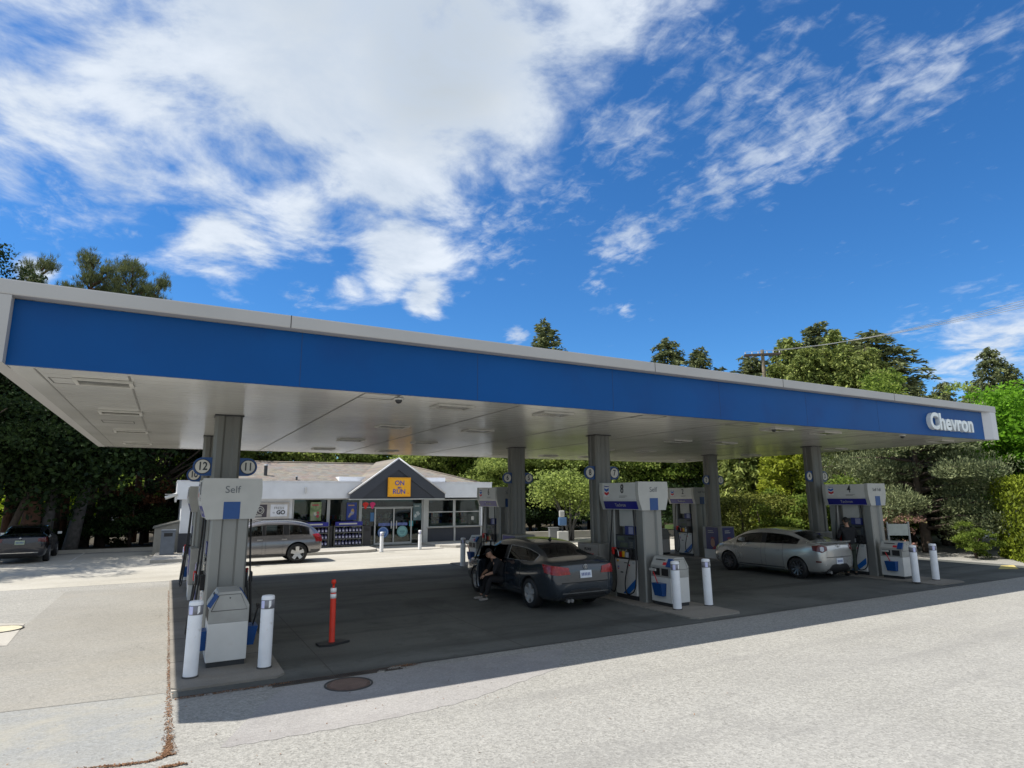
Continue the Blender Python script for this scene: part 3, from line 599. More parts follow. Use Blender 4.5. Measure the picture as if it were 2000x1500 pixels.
def pump(nl, nr, words, label, near, loc):
    """near = -1 when the end that shows its face points to -y"""
    t = thing('fuel_pump', label, 'fuel pump', loc, 0, 'fuel pumps under the canopy')
    hl = .75
    # valance
    P = [(-.45,2.80),(.45,2.80),(.465,2.58),(.45,2.40),(.37,2.14),(-.37,2.14),(-.45,2.40),(-.465,2.58)]
    b = B(); b.prism(P, -hl+.09, hl-.09, 'y'); v = b.build('valance', WHITE, t)
    for s in (-1, 1):
        b = B(); y0, y1 = (-hl-.02, -hl+.088) if s < 0 else (hl-.088, hl+.02)
        Q = [(-.46,2.815),(.46,2.815),(.475,2.66),(.475,2.52),(.455,2.38),(.375,2.13),(-.375,2.13),(-.455,2.38),(-.475,2.52),(-.475,2.66)]
        b.prism(Q, y0, y1, 'y'); e = b.build('end_cap', OFFW, v)
        fc = '-y' if s < 0 else '+y'; yy = y0-.001 if s < 0 else y1+.001
        b = B(basis((0, yy, 0), *FACE[fc])); b.box(-.125,.135,2.132,2.42,0,.004); b.build('blue_square', PBLUE, e)
        for k, wd in enumerate(words): lettering('wording', wd, .17 if len(wd) < 6 else .14, (0, yy, 2.62-k*.13), fc, mat('letter_grey', (.12,.13,.14), .5), e)
        # side artwork
        fc = '-x' if s < 0 else '+x'; nn = nl if s < 0 else nr
        logo((s*.463, -.47*s, 2.60), fc, .2, v)
        lettering('numeral', str(nn), .31, (s*.464, .15*s, 2.64), fc, DARK, v, sx=.8, bold=.004)
        b = B(basis((s*.463, .18*s, 2.47), *FACE[fc])); b.box(-.15,.15,0,.008,0,.003); b.box(-.15,.08,-.03,-.022,0,.003); b.build('small_print', DARK, v)
        ax = FACE[fc][0]; sl = Vector((-s*.08*-1, 0, .26)).normalized()
        sl = Vector((s*.08, 0, .26)).normalized()
        M = basis((s*.375, 0, 2.155), ax, tuple(sl)); b = B(M); b.box(-hl+.1, hl-.1, 0, .2, .001, .005); st = b.build('blue_stripe', NAVY, v)
        lettering('stripe_text', 'Techron', .12, tuple(Vector((s*.375,0,2.155))+sl*.1+Vector((s*.006,0,0))), (ax, tuple(sl)), OFFW, st)
    # silver fluted end columns
    for s in (-1, 1):
        y = s*.56
        b = B(Matrix.Translation((0, y, 0)))
        w, d = .30, .15
        P = [(-w,-d+.03),(-w+.03,-d),(-.13,-d),(-.10,-d+.05),(-.02,-d+.05),(.02,-d+.05),(.10,-d+.05),(.13,-d),(w-.03,-d),(w,-d+.03),(w,d-.03),(w-.03,d),(.13,d),(.10,d-.05),(-.10,d-.05),(-.13,d),(-w+.03,d),(-w,d-.03)]
        b.prism(P, .0, 2.132, 'z'); b.build('upright', GREYM, t)
    # hanging panel
    b = B(); b.box(-.24,.24,-.26,.28,1.72,2.138,0,.02); b.build('upper_housing', OFFW, t)
    b = B(); b.box(-.29,.29,-.40,.40,.94,1.52,0,.02); hd = b.build('dispenser_head', DARK, t)
    b = B(); b.box(-.12,.12,-.3,.3,1.521,1.72); b.build('neck', COLM, t)
    b = B(); b.box(-.32,.32,-.40,.40,.10,.93,0,.015); cab = b.build('lower_cabinet', WHITE, t)
    b = B(); b.box(-.30,.30,-.40,.40,0,.099); b.build('plinth', DARK, t)
    for s in (-1, 1):
        fc = '-x' if s < 0 else '+x'
        M = basis((s*.322, 0, 0), *FACE[fc]); b = B(M)
        b.add([(-.12,.12,.002),(.1,.12,.002),(.39,.34,.002),(.39,.52,.002)], [(0,1,2,3)]); b.build('swoosh', SWO, cab)
        logo((s*.322, -.27*s, .72), fc, .075, cab)
        M = basis((s*.291, 0, 0), *FACE[fc])
        b = B(M); b.box(-.36,.36,1.18,1.5,0,.012,0); p = b.build('display_panel', mat('display_slate', (.055,.065,.075), .3), hd)
        b = B(M); b.box(-.3,-.02,1.38,1.47,.013,.018); b.box(-.2,.1,1.22,1.33,.013,.018); b.build('screen', mat('lcd', (.10,.12,.09), .15), p)
        b = B(M)
        for q in range(3):
            for r in range(4): b.box(.17+q*.045,.2+q*.045,1.22+r*.04,1.245+r*.04,.013,.02)
        b.build('keypad', COLM, p)
        b = B(M); b.box(.14,.34,1.42,1.47,.013,.03); b.build('card_reader', BLACK, p)
        for k, m_ in enumerate((RED, YEL, mat('button_white', (.6,.62,.65), .4))):
            b = B(M); b.box(-.26+k*.13,-.16+k*.13,.98+.0,1.10+.02*(k == 1),.002,.02); b.build('grade_button', m_, hd)
        for q_, (da, dz, dw, dh, dm) in enumerate(((-.33,.86,.07,.05,YEL),(-.2,.60,.10,.03,DARK),(.26,.84,.09,.06,mat('decal_grey',(.4,.41,.42),.5)),(.12,.78,.05,.04,CHR),(-.05,.84,.12,.02,DARK))):
            M = basis((s*.3215, 0, 0), *FACE[fc]); b = B(M); b.box(da,da+dw,dz,dz+dh,0,.002); b.build('warning_sticker', dm, cab)
        M = basis((s*.291, 0, 0), *FACE[fc])
        for q_ in range(3): b = B(M); b.box(-.27+q_*.13,-.17+q_*.13,1.115,1.155,.013,.017); b.build('price_window', mat('price_lcd', (.16,.18,.14), .2), hd)
        # topper
        b = B(M); b.box(.02,.36,1.53,1.74,-.05,.02); tp = b.build('ad_topper', mat('topper_navy', (.02,.03,.16), .3), t)
        b = B(M); b.box(.16,.33,1.55,1.72,.021,.024); b.build('printed_panel', mat('topper_print', (.25,.26,.38), .4), tp)
        # hoses, nozzle boots
        for k, (yy, m_) in enumerate(((.33, RED), (-.34, BLACK))):
            b = B(); b.box(min(s*.292,s*.37), max(s*.292,s*.37), yy-.055, yy+.055, .95, 1.2, 0, .01); b.build('nozzle_boot', BLACK, t)
            nozzle(Matrix.Translation((s*.43, yy, 1.06)) @ Matrix.Rotation(PI if yy > 0 else 0, 4, 'Z'), t, m_)
            e = .12 if yy > 0 else -.12
            pts = [(s*.36, yy+e*.6, 2.14), (s*.38, yy+e*1.1, 1.5), (s*.42, yy+e*1.5, .8), (s*.46, yy+e*1.2, .28), (s*.50, yy*.75, .16), (s*.49, yy*.5, .4), (s*.45, yy*.75, .85), (s*.43, yy, 1.05)]
            b = B(); b.tube(catmull(pts, 6), .016, 8); b.build('hose', BLACK, t)
    return t
def pump_place(i, near, nl, nr, words, label):
    y = 12.36 if near else 19.75
    return pump(nl, nr, words, label, -1, (XI[i], y, .036))
pump_place(0, 1, 12, 11, ['Self'], 'nearest fuel pump with a grey header reading Self, seen end on at left')
pump_place(0, 0, 10, 9, ['Self'], 'fuel pump hidden mostly behind the nearest pump at left')
pump_place(1, 1, 8, 7, ['Self'], 'fuel pump with number 8 on its white header, right of the dark sedan')
pump_place(1, 0, 6, 5, ['Self'], 'fuel pump with number 6 on its header, behind the dark sedan')
pump_place(2, 1, 4, 3, ['Self Full'], 'fuel pump with number 4 on its header, beside the person in a dark jacket')
pump_place(2, 0, 2, 1, ['Self Full'], 'fuel pump with number 2 on its header, left of the portrait poster')

# service units (squeegee and waste) at the island ends
def service_unit(x, y, label, lefts):
    t = thing('service_unit', label, 'service unit', (x, y, .036), 0, 'squeegee and waste units at the island ends')
    w, d = .28, .33
    b = B(); b.box(-w+.02,w-.02,-d+.02,d-.02,0,.07); b.build('plinth', DARK, t)
    b = B(); b.box(-w,w,-d,d,.071,.62,0,.012); c = b.build('lower_cabinet', WHITE, t)
    b = B(); b.prism([(-w,.622),(w,.622),(w,.86),(.15,1.07),(-.15,1.07),(-w,.86)], -d, d, 'y'); top = b.build('hood', mat('hood_grey', (.34,.34,.32), .45, .2), t)
    b = B(); b.tube([(-w+.03,-d-.003,.80),(-.15,-d-.003,1.03),(.15,-d-.003,1.03),(w-.03,-d-.003,.80),(-w+.03,-d-.003,.80)], .004, 5); b.build('trim_line', DARK, top)
    b = B(); b.cyl((0,-d-.012,.98),(0,-d,.98),.01,.01,10); b.build('lock', DARK, top)
    for s in (-1, 1):
        fc = '-x' if s < 0 else '+x'
        M = basis((s*w, 0, 0), *FACE[fc]); b = B(M); b.box(-.26,-.02,.66,.82,.001,.006); b.box(.04,.26,.66,.82,.001,.006); b.build('slot', BLACK, top)
        sl = Vector((-s*.13,0,.21)).normalized(); M = basis((s*w,0,.86), FACE[fc][0], tuple(sl)); b = B(M); b.box(-.3,.3,.02,.23,.001,.006); n_ = b.build('notice', OFFW, top)
        b = B(M); b.box(.06,.18,.04,.11,.0065,.009); b.build('printed_mark', CHR, n_); b = B(M); b.box(-.22,.1,.15,.18,.0065,.009); b.build('printed_mark', DARK, n_)
        b = B(M); b.box(.2,.34,.0,.2,-.02,.03); b.build('towel_box', PBLUE, t)
        # bucket
        M = basis((s*w, .0, 0), *FACE[fc]); b = B(M)
        b.add([(-.1,.22,.003),(.16,.22,.003),(.16,.22,.12),(-.1,.22,.12),(-.13,.5,.003),(.19,.5,.003),(.19,.5,.17),(-.13,.5,.17)],
              [(0,1,2,3),(0,4,5,1),(1,5,6,2),(2,6,7,3),(3,7,4,0),(4,7,6,5)]); bk = b.build('wash_bucket', PBLUE, t)
        b = B(M); b.tube([(.02,.46,.1),(-.08,.78,.16)], .012, 6); hnd = b.build('squeegee', CHR if s < 0 else BLACK, t)
        b = B(M); b.box(-.18,.02,.77,.82,.14,.18); b.build('squeegee_head', OFFW if s < 0 else BLACK, hnd)
    return t
service_unit(XI[0], 10.98, 'grey hooded service unit in front of the nearest pump, blue bucket on each side', 1)
service_unit(XI[1]+.05, 11.22, 'white service unit with a blue bucket in front of pump 8', 1)
service_unit(XI[2]-.1, 11.15, 'white service unit with a blue bucket and red squeegee in front of pump 4', 1)
service_unit(XI[0], 21.2, 'service unit at the far end of the left island', 1)
service_unit(XI[1]-.1, 21.1, 'silver service unit at the far end of the middle island', 1)
service_unit(XI[2]-.6, 21.0, 'white service unit with a dark blue bucket left of pump 2', 1)

# bollards
def bollard(x, y, label, h=1.03, r=.095, band=True, z0=.036, group='white steel bollards'):
    t = thing('bollard', label, 'bollard', (x, y, z0), random.uniform(-.4, .4), group)
    t.rotation_euler.x = random.uniform(-.012, .012); t.rotation_euler.y = random.uniform(-.012, .012)
    b = B(); b.lathe([(r,0),(r,h-.03),(r*.93,h-.008),(r*.6,h),(0,h+.004)], 'z', 24); b.build('post', BOLW, t)
    b = B(); b.lathe([(r+.012,0),(r+.012,.012),(r,.02)], 'z', 24); b.build('footing', SEAM, t)
    if band:
        b = B(); b.lathe([(r+.002,h-.19),(r+.003,h-.19),(r+.003,h-.06),(r+.002,h-.06)], 'z', 24); bd = b.build('sleeve', mat('sleeve_grey', (.2,.2,.22), .4), t)
        n = 10; 
        for (a0, m_) in ((-PI/2-.9, mat('sticker_lilac', (.55,.56,.8), .4)), (-PI/2+.35, REFL)):
            vs = []; rr = r+.0045
            for k in range(n+1):
                a = a0+k/n*(.62 if m_ is not REFL else .35); s_ = .03*(k/n) if m_ is REFL else 0
                vs += [(rr*math.cos(a), rr*math.sin(a), h-.18+s_), (rr*math.cos(a), rr*math.sin(a), h-.07+s_*0)]
            b = B(); b.add(vs, [(2*k, 2*k+2, 2*k+3, 2*k+1) for k in range(n)]); b.build('sticker', m_, bd)
    return t
random.seed(7)
for i, (xa, xb, y, la, lb) in enumerate(((.47,1.45,10.28,'large white bollard standing on the sunlit edge left of the nearest pump','large white bollard between the nearest pump and the orange post'),
  (10.06,11.02,10.66,'white bollard overlapping the white service unit right of the dark sedan','white bollard standing between the middle service unit and the silver sedan'),
  (18.84,19.87,10.3,'white bollard overlapping the service unit with the red squeegee','rightmost white bollard, standing alone before the spreading pine'))):
    bollard(xa, y, la); bollard(xb, y, lb)
bollard(9.68, 21.3, 'grey white bollard standing left of pump 6 in front of the shop', z0=.0)
bollard(.62, 22.1, 'white bollard at the far end of the left island, behind a hose loop', z0=.036)
bollard(8.95, 28.9, 'thin white bollard left of the shop entrance below the blue round sticker', .93, .085, z0=.0)
bollard(11.0, 29.3, 'thin white bollard right of the shop entrance below the teal round sticker', .93, .085, z0=.0)

# delineator post
t = thing('delineator_post', 'orange tube delineator with two white bands on a black rubber base', 'traffic post', (2.7, 11.43, .004), .25)
b = B(); b.prism([(-.28,-.1),(-.1,-.2),(.28,-.12),(.24,.1),(.08,.2),(-.24,.12)], 0, .035, 'z'); b.build('base', BLACK, t)
b = B(); b.lathe([(.055,.03),(.05,.06),(.05,.74),(.046,.9),(.02,.93),(.02,1.0),(.04,1.01),(.042,1.05),(.03,1.075),(0,1.08)], 'z', 20); tu = b.build('tube', ORNG, t)
for z in (.76, .86):
    b = B(); b.lathe([(.0505,z),(.0525,z),(.052,z+.075),(.049,z+.075)], 'z', 20); b.build('reflective_band', REFL, tu)
t.rotation_euler.x = -.02

# drain grate, manholes, debris
b = B()
for k in range(60):
    x = 1.45+k*.03; b.box(x, x+.014, 9.30, 9.44, .002, .012)
b.box(1.43,3.26,9.285,9.30,.002,.012); b.box(1.43,3.26,9.44,9.452,.002,.012)
tag(b.build('drain_grate', mat('rusty_steel', (.08,.065,.055), .8, .3, .3)), 'long narrow slotted drain grate at the slab edge', 'drain grate')
b = B(); b.box(1.44,3.25,9.3,9.44,.001,.002); struct(b.build('drain_channel', BLACK))
c0 = G(681, 1337)
t = thing('manhole_cover', 'round rusty brown manhole cover in the canopy shadow', 'manhole cover', (c0.x, c0.y, .0))
b = B(); b.cyl((0,0,.0),(0,0,.009),.29,.29,40); mc = b.build('cover', mat('rust_brown', (.13,.085,.065), .85, .2, .3, 14), t)
b = B()
for i in range(-8, 9):
    for j in range(-8, 9):
        x, y = i*.032+(j % 2)*.016, j*.032
        if math.hypot(x, y) < .25: b.box(x-.009,x+.009,y-.006,y+.006,.009,.013)
b.build('tread', mat('rust_light', (.24,.17,.14), .8, .2, .3, 10), mc)
b = B(); b.lathe([(.30,.004),(.30,.012),(.325,.012),(.325,.004)], 'z', 40); b.build('frame_ring', SEAM, t)
c0 = G(-2, 1231)
t = thing('manhole_cover', 'round cream yellow tank cover in a concrete square at the left edge', 'manhole cover', (c0.x, c0.y, .009))
b = B(); b.cyl((0,0,.0),(0,0,.012),.36,.36,40); b.build('cover', mat('cream_yellow', (.50,.46,.33), .6, 0, .15, 9), t)
b = B(); b.lathe([(.365,.0),(.365,.015),(.39,.015),(.39,.0)], 'z', 40); b.build('frame_ring', SEAM, t)
b = B()
for (u, v, s) in ((770,1305,.12),(745,1312,.07)):
    p = G(u, v); b.prism([(p.x-s,p.y-.02),(p.x+s*.2,p.y-.06),(p.x+s,p.y+.03),(p.x-s*.2,p.y+.06)], .001, .012, 'z')
tag(b.build('broken_concrete', KERB), 'pale broken concrete pieces by the drain end', 'rubble')
# leaf litter
rng = np.random.default_rng(5)
def quads_mesh(name, c, ax, sd, L_, W_, m):
    """diamond quads: centres c, long axis ax, side sd"""
    n = len(c); L_ = np.broadcast_to(L_, (n,))[:, None]; W_ = np.broadcast_to(W_, (n,))[:, None]
    v = np.empty((n, 4, 3)); v[:, 0] = c-ax*L_/2; v[:, 1] = c+sd*W_/2-ax*L_*.05; v[:, 2] = c+ax*L_/2; v[:, 3] = c-sd*W_/2-ax*L_*.05
    me = bpy.data.meshes.new(name); me.vertices.add(n*4); me.vertices.foreach_set('co', v.reshape(-1).astype(np.float32))
    me.loops.add(n*4); me.loops.foreach_set('vertex_index', np.arange(n*4, dtype=np.int32))
    me.polygons.add(n); me.polygons.foreach_set('loop_start', np.arange(0, n*4, 4, dtype=np.int32)); me.polygons.foreach_set('loop_total', np.full(n, 4, dtype=np.int32))
    me.materials.append(m); me.update(calc_edges=True); return me
def litter():
    P = []
    for k in range(1700):
        y = 7.45+(rng.random()**2.0)*12.8; P.append((.21+rng.normal(0, .012+.022*max(0, 1-(y-7.4)/3.)), y))
    path = [G(*q) for q in ((333,1440),(326,1465),(318,1479),(290,1488),(240,1495),(190,1500),(100,1510))]
    cp = catmull([(p.x, p.y, 0) for p in path], 10)
    for k in range(800):
        q = cp[rng.integers(0, len(cp))]; P.append((q.x+rng.normal(0, .018), q.y+rng.normal(0, .014)))
    for k in range(500):
        a = rng.random(); P.append((.28+a*1.4+rng.normal(0, .01), 9.40+rng.normal(0, .02)))
    for k in range(260): P.append((3.3+rng.normal(0, .13), 9.42+rng.normal(0, .035)))
    for k in range(260): p = G(335, 1497); P.append((p.x+rng.normal(0, .06), p.y+rng.normal(0, .015)))
    for k in range(160): P.append((rng.uniform(-2, 8), rng.uniform(5.5, 9.2)))
    P = np.array(P); n = len(P); a = rng.random(n)*2*PI
    c = np.stack([P[:, 0], P[:, 1], .006+rng.random(n)*.008], 1); ax = np.stack([np.cos(a), np.sin(a), rng.normal(0, .25, n)], 1); sd = np.stack([-np.sin(a), np.cos(a), rng.normal(0, .25, n)], 1)
    me = quads_mesh('leaf_litter', c, ax, sd, .028, .012, leaf_mat('dry_litter', (.11,.065,.04), (.30,.17,.10), .1))
    o = bpy.data.objects.new('leaf_litter', me); C.objects.link(o); o['kind'] = 'stuff'; o['label'] = 'rust brown needles and dry debris along the slab joint'
litter()

# ================================================================ SHOP
shop = thing('convenience_shop', 'low white shop with a shingled roof, charcoal gable and dark glass front', 'shop', (8, SY, 0))
SO = Matrix.Translation((-8, -SY, 0))
SX0, SX1, SB = .55, 16.0, 9.0   # front at SY, back at SY+SB
b = B(SO)
b.box(SX0, 5.4, SY, SY+.25, .98, 2.55); b.box(SX0, SX0+.25, SY+.251, SY+SB, .98, 2.55); b.box(SX1-.2, SX1, SY+.2, SY+SB, 0, 2.55); b.box(SX0+.25, SX1-.2, SY+SB-.2, SY+SB, 0, 2.55)
b.box(15.78, SX1+.02, SY-.02, SY+.195, .86, 2.5)
b.build('wall', STW, shop)
b = B(SO); b.box(SX0-.02, 5.4, SY-.02, SY+.25, 0, .978); b.box(SX0-.02, SX0+.25, SY+.251, SY+SB, 0, .978); b.build('wall_base', CHAR, shop)
b = B(SO); b.box(SX0-.25, SX1+.28, SY-.45, SY+SB+.3, 2.50, 3.34); b.box(7.75, 13.75, SY-.45+.9, SY+2, 3.345, 3.62); b.build('parapet', STW, shop)
b = B(SO); b.box(SX0-.27, SX1+.30, SY-.47, SY+SB+.32, 3.30, 3.36); b.build('coping', mat('coping_white', (.66,.67,.7), .5), shop)
# hipped roof: two parts
def hip(b, x0, x1, y0, y1, z0, zr, inset):
    ym = (y0+y1)/2
    b.add([(x0,y0,z0),(x1,y0,z0),(x1,y1,z0),(x0,y1,z0),(x0+inset[0],ym,zr),(x1-inset[1],ym,zr)], [(0,1,5,4),(1,2,5),(2,3,4,5),(3,0,4),(3,2,1,0)])
b = B(SO); hip(b, 2.3, 15.9, SY+.3, SY+8.6, 3.33, 4.52, (1.6, 3.2)); b.build('roof', shingle_mat(), shop)
# ridge cap lines
b = B(SO); b.tube([(3.9,SY+4.45,4.54),(12.7,SY+4.45,4.54)], .05, 6); b.tube([(12.7,SY+4.45,4.54),(15.9,SY+.3,3.36)], .04, 6); b.build('ridge_cap', mat('ridge_brown', (.2,.17,.14), .9), shop)
# entrance gable
GX0, GX1, GA = 8.02, 13.14, (10.5, 4.52)
gy = SY-.9
b = B(SO); b.prism([(GX0,2.47),(GX1,2.47),(GX1,2.72),GA,(GX0,2.72)], gy, gy+.12, 'y'); b.build('gable', CHAR, shop)
b = B(SO)
for (p, q) in (((GX0-.02,2.70),(GA[0],GA[1]+.0)),((GX1+.02,2.70),(GA[0],GA[1]+.0))):
    d = Vector((q[0]-p[0], q[1]-p[1])).normalized(); n = Vector((d.y, -d.x)) if p[0] < q[0] else Vector((-d.y, d.x)); w = .42
    b.prism([p, q, (GA[0], GA[1]-.55), (p[0]+n.x*w+(.35 if p[0] < q[0] else -.35), 2.48), (p[0], 2.48)], gy-.05, gy-.002, 'y')
b.build('gable_trim', mat('charcoal_trim', (.042,.048,.064), .5, 0, .06, 2), shop)
b = B(SO)
b.add([(GX0-.05,gy-.06,2.74),(GA[0],gy-.06,GA[1]+.06),(GA[0],SY+3.2,GA[1]+.06),(GX0-.05,SY+.3,2.74)], [(0,1,2,3)])
b.add([(GX1+.05,gy-.06,2.74),(GA[0],gy-.06,GA[1]+.06),(GA[0],SY+3.2,GA[1]+.06),(GX1+.05,SY+.3,2.74)], [(3,2,1,0)])
b.add([(GX0-.05,gy-.06,2.68),(GA[0],gy-.06,GA[1]+.0),(GA[0],gy-.06,GA[1]+.06),(GX0-.05,gy-.06,2.74)], [(0,1,2,3)])
b.build('gable_roof', bpy.data.materials['roof_shingles'], shop)
b = B(SO)
for xe in (GX0-.06, GX1+.06): b.tube([(xe,gy-.06,2.72),(GA[0],gy-.06,GA[1]+.05)], .05, 4)
b.build('flashing', mat('flashing_white', (.62,.63,.66), .5), shop)
b = B(SO); b.box(GX0, GX1, gy-.06, SY-.46, 2.42, 2.47); b.build('gable_soffit', FRAME, shop)
# sign
b = B(SO); b.box(9.92, 11.16, gy-.16, gy-.055, 2.56, 3.56, 0, .03); sg = b.build('shop_sign', mat('sign_orange', (.80,.36,.01), .4, 0, .04), shop)
b = B(SO); b.box(9.99, 11.09, gy-.168, gy-.161, 2.63, 3.49); b.build('sign_face', mat('sign_orange_face', (.86,.42,.015), .4, 0, .04), sg)
SB_ = mat('sign_blue', (.07,.08,.35), .4)
for (tx, z, s, dx) in (('ON', 3.26, .34, 0), ('the', 3.03, .15, 0), ('RUN', 2.82, .34, -.02)): lettering('sign_text', tx, s, (10.54-8+dx, gy-.17-SY, z), '-y', SB_, sg, bold=.008, sx=.98)
b = B(SO); b.box(10.99,11.04,gy-.176,gy-.169,2.72,2.77); b.build('sign_dot', mat('sign_dot_red', (.7,.06,.02), .4), sg)
# glazing: frames and panes
def window(x0, x1, z0, z1, y=SY+.08, sill=None, mul=()):
    f = B(SO); t_ = .045
    f.box(x0,x1,y-.04,y+.04,z1-.06,z1); f.box(x0,x1,y-.04,y+.04,z0,z0+.05); f.box(x0,x0+.07,y-.039,y+.039,z0+.05,z1-.06); f.box(x1-.07,x1,y-.039,y+.039,z0+.05,z1-.06)
    for m_ in mul: f.box(x0+.07,x1-.07,y-.03,y+.03,m_-.025,m_+.025)
    w = f.build('window', FRAME, shop)
    g_ = B(SO); g_.box(x0+.07,x1-.07,y-.006,y+.006,z0+.05,z1-.06); g_.build('pane', GLASS, w); return w
window(5.42, 7.18, .16, 2.5); window(7.185, 8.82, .16, 2.5)
window(8.825, 12.28, .05, 2.46, mul=(2.02,))
window(12.55, 14.15, .9, 2.42, mul=(1.72,)); window(14.155, 15.77, .9, 2.42, mul=(1.72,))
b = B(SO); b.box(12.285,12.545,SY-.03,SY+.16,0,2.48); b.build('post', FRAME, shop)
b = B(SO); b.box(14.1,14.2,SY-.035,SY-.001,0,.86); b.build('post', FRAME, shop)
b = B(SO); b.box(12.55,15.77,SY+.0,SY+.14,.13,.86); b.build('panel', CHAR, shop)
b = B(SO); b.box(12.5,15.85,SY-.12,SY+.12,.862,.90); b.build('sill', KERB, shop)
# sliding door
f = B(SO)
for x in (9.6, 10.62, 11.6): f.box(x-.035,x+.035,SY-.02,SY+.03,.1,2.0)
f.box(9.6,11.6,SY-.019,SY+.029,1.94,2.0); f.box(9.6,11.6,SY-.019,SY+.029,.1,.2); dr = f.build('door', FRAME, shop)
b = B(SO); b.box(10.45,10.5,SY-.06,SY-.02,.9,1.3); b.box(10.74,10.79,SY-.06,SY-.02,.9,1.3); b.build('handle', NICK, dr)
# interior: floor, back wall, shelves, counter
b = B(SO); b.box(SX0+.3,SX1-.3,SY+4.5,SY+4.6,.02,2.5); b.box(SX0+.3,SX1-.3,SY+.3,SY+4.49,.02,.05); b.build('interior_shell', mat('interior_tone', (.09,.10,.08), .8, 0, .3, 1.5), shop)
rnd = random.Random(11)
PAL = [mat('goods_'+n_, c_, .5, 0, .25, 7) for n_, c_ in (('red',(.35,.04,.03)),('teal',(.04,.2,.2)),('yellow',(.4,.28,.04)),('white',(.5,.5,.48)),('blue',(.04,.08,.3)),('green',(.06,.18,.04)))]
for k in range(7):
    x = 5.9+k*1.45; b = B(SO)
    for sh in range(4): b.box(x, x+1.0, SY+1.6, SY+2.0, .3+sh*.36, .33+sh*.36, 0)
    for sh in range(4):
        xx = x+.02
        while xx < x+.9:
            w_ = rnd.uniform(.05,.14); b.box(xx, xx+w_, SY+1.62, SY+1.9, .332+sh*.36, .332+sh*.36+rnd.uniform(.12,.28), rnd.randint(1,6)); xx += w_+.015
    b.build('shelf_rack', [DARK]+PAL, shop)
b = B(SO); b.box(12.8,15.5,SY+1.0,SY+1.6,.05,1.05); b.build('counter', OFFW, shop)
# olive wall band inside the left pane
b = B(SO); b.box(5.5,6.4,SY+.14,SY+.17,1.72,2.4); b.build('blind', mat('olive_blind', (.12,.13,.03), .7), shop)
# posters and stickers on the glass (things of the shop front)
def poster(x0, x1, z0, z1, name, m1, label, cat='poster', m2=None, blob=None):
    t = thing(name, label, cat, ((x0+x1)/2, SY+.03, (z0+z1)/2)); w, h = (x1-x0)/2, (z1-z0)/2
    b = B(); b.box(-w,w,-.006,.006,-h,h); b.build('sheet', m1, t)
    if m2:
        r = random.Random(int(x0*100)); b = B()
        for k in range(5):
            cx, cz, rr = r.uniform(-w*.5,w*.5), r.uniform(-h*.6,h*.2), r.uniform(.2,.42)*w
            n = 9; b.add([(cx+rr*math.cos(2*PI*q/n)*r.uniform(.7,1.1), -.008-.001*k, cz+rr*math.sin(2*PI*q/n)*r.uniform(.7,1.2)) for q in range(n)], [tuple(range(n))], k % len(m2))
        b.box(-w*.7,w*.5,-.009,-.0065,h*.62,h*.75,0); b.build('printed_artwork', m2, t)
    return t
mg = mat('poster_green', (.17,.25,.11), .4, 0, .6, 5, col2=(.3,.3,.2), c2scale=4); mb_ = mat('poster_blue', (.03,.06,.3), .4, 0, .2, 3)
poster(6.28, 6.82, 1.4, 2.32, 'window_poster', mg, 'green poster with a red figure on the left window', m2=[mat('p_red',(.45,.05,.08),.5), mat('p_cream',(.5,.5,.4),.5), mat('p_blue',(.08,.2,.4),.5)])
poster(8.1, 8.62, 1.4, 2.28, 'window_poster', mb_, 'dark blue poster with a golden shape on the second window', m2=[mat('p_gold',(.5,.33,.12),.5), mat('p_tan',(.45,.36,.25),.5), mat('p_pale',(.3,.33,.5),.5)])
poster(11.72, 12.18, 1.3, 2.2, 'window_poster', mat('poster_grey', (.10,.16,.18), .4, 0, .4, 3), 'grey blue notice right of the shop door', m2=[mat('p_grey',(.4,.45,.46),.5)])
poster(9.35, 9.55, 1.3, 1.75, 'window_poster', mat('poster_sky', (.05,.16,.35), .4), 'narrow light blue poster left of the shop door')
poster(11.5, 11.72, 1.0, 1.28, 'window_poster', mat('poster_teal', (.05,.28,.34), .4), 'small teal card right of the shop door')
poster(15.2, 15.36, 1.24, 1.45, 'window_poster', OFFW, 'small white paper notice in the right window')
poster(13.9, 14.7, .55, .8, 'notice_board', OFFW, 'pale board leaning under the right window', 'notice')
poster(9.8, 11.4, 1.05, 1.2, 'window_poster', mat('poster_stripe', (.10,.14,.35), .4, 0, .4, 5), 'blue strip across the sliding door')
def round_sticker(x, z, r, m, m2, label):
    t = thing('round_sticker', label, 'sticker', (x, SY-.03, z)); b = B(); b.cyl((0,-.004,0),(0,.004,0),r,r,28); d = b.build('disc', m, t)
    b = B(); b.lathe([(r*.8,-.006),(r*.9,-.006),(r*.9,-.0045),(r*.8,-.0045)], 'y', 28); b.build('ring', m2, d)
    b = B(); b.box(-r*.5,r*.5,-.008,-.0045,-r*.1,r*.15); b.box(-r*.35,r*.35,-.008,-.0045,-r*.4,-r*.2); b.build('printed_lines', m2, d)
round_sticker(10.05, .72, .29, mat('disc_blue', (.05,.14,.42), .4), mat('disc_ring', (.3,.4,.5), .4), 'round blue sticker on the left door leaf')
round_sticker(11.1, .74, .29, mat('disc_teal', (.2,.42,.42), .4), mat('disc_ring2', (.1,.25,.27), .4), 'round teal sticker on the right door leaf')
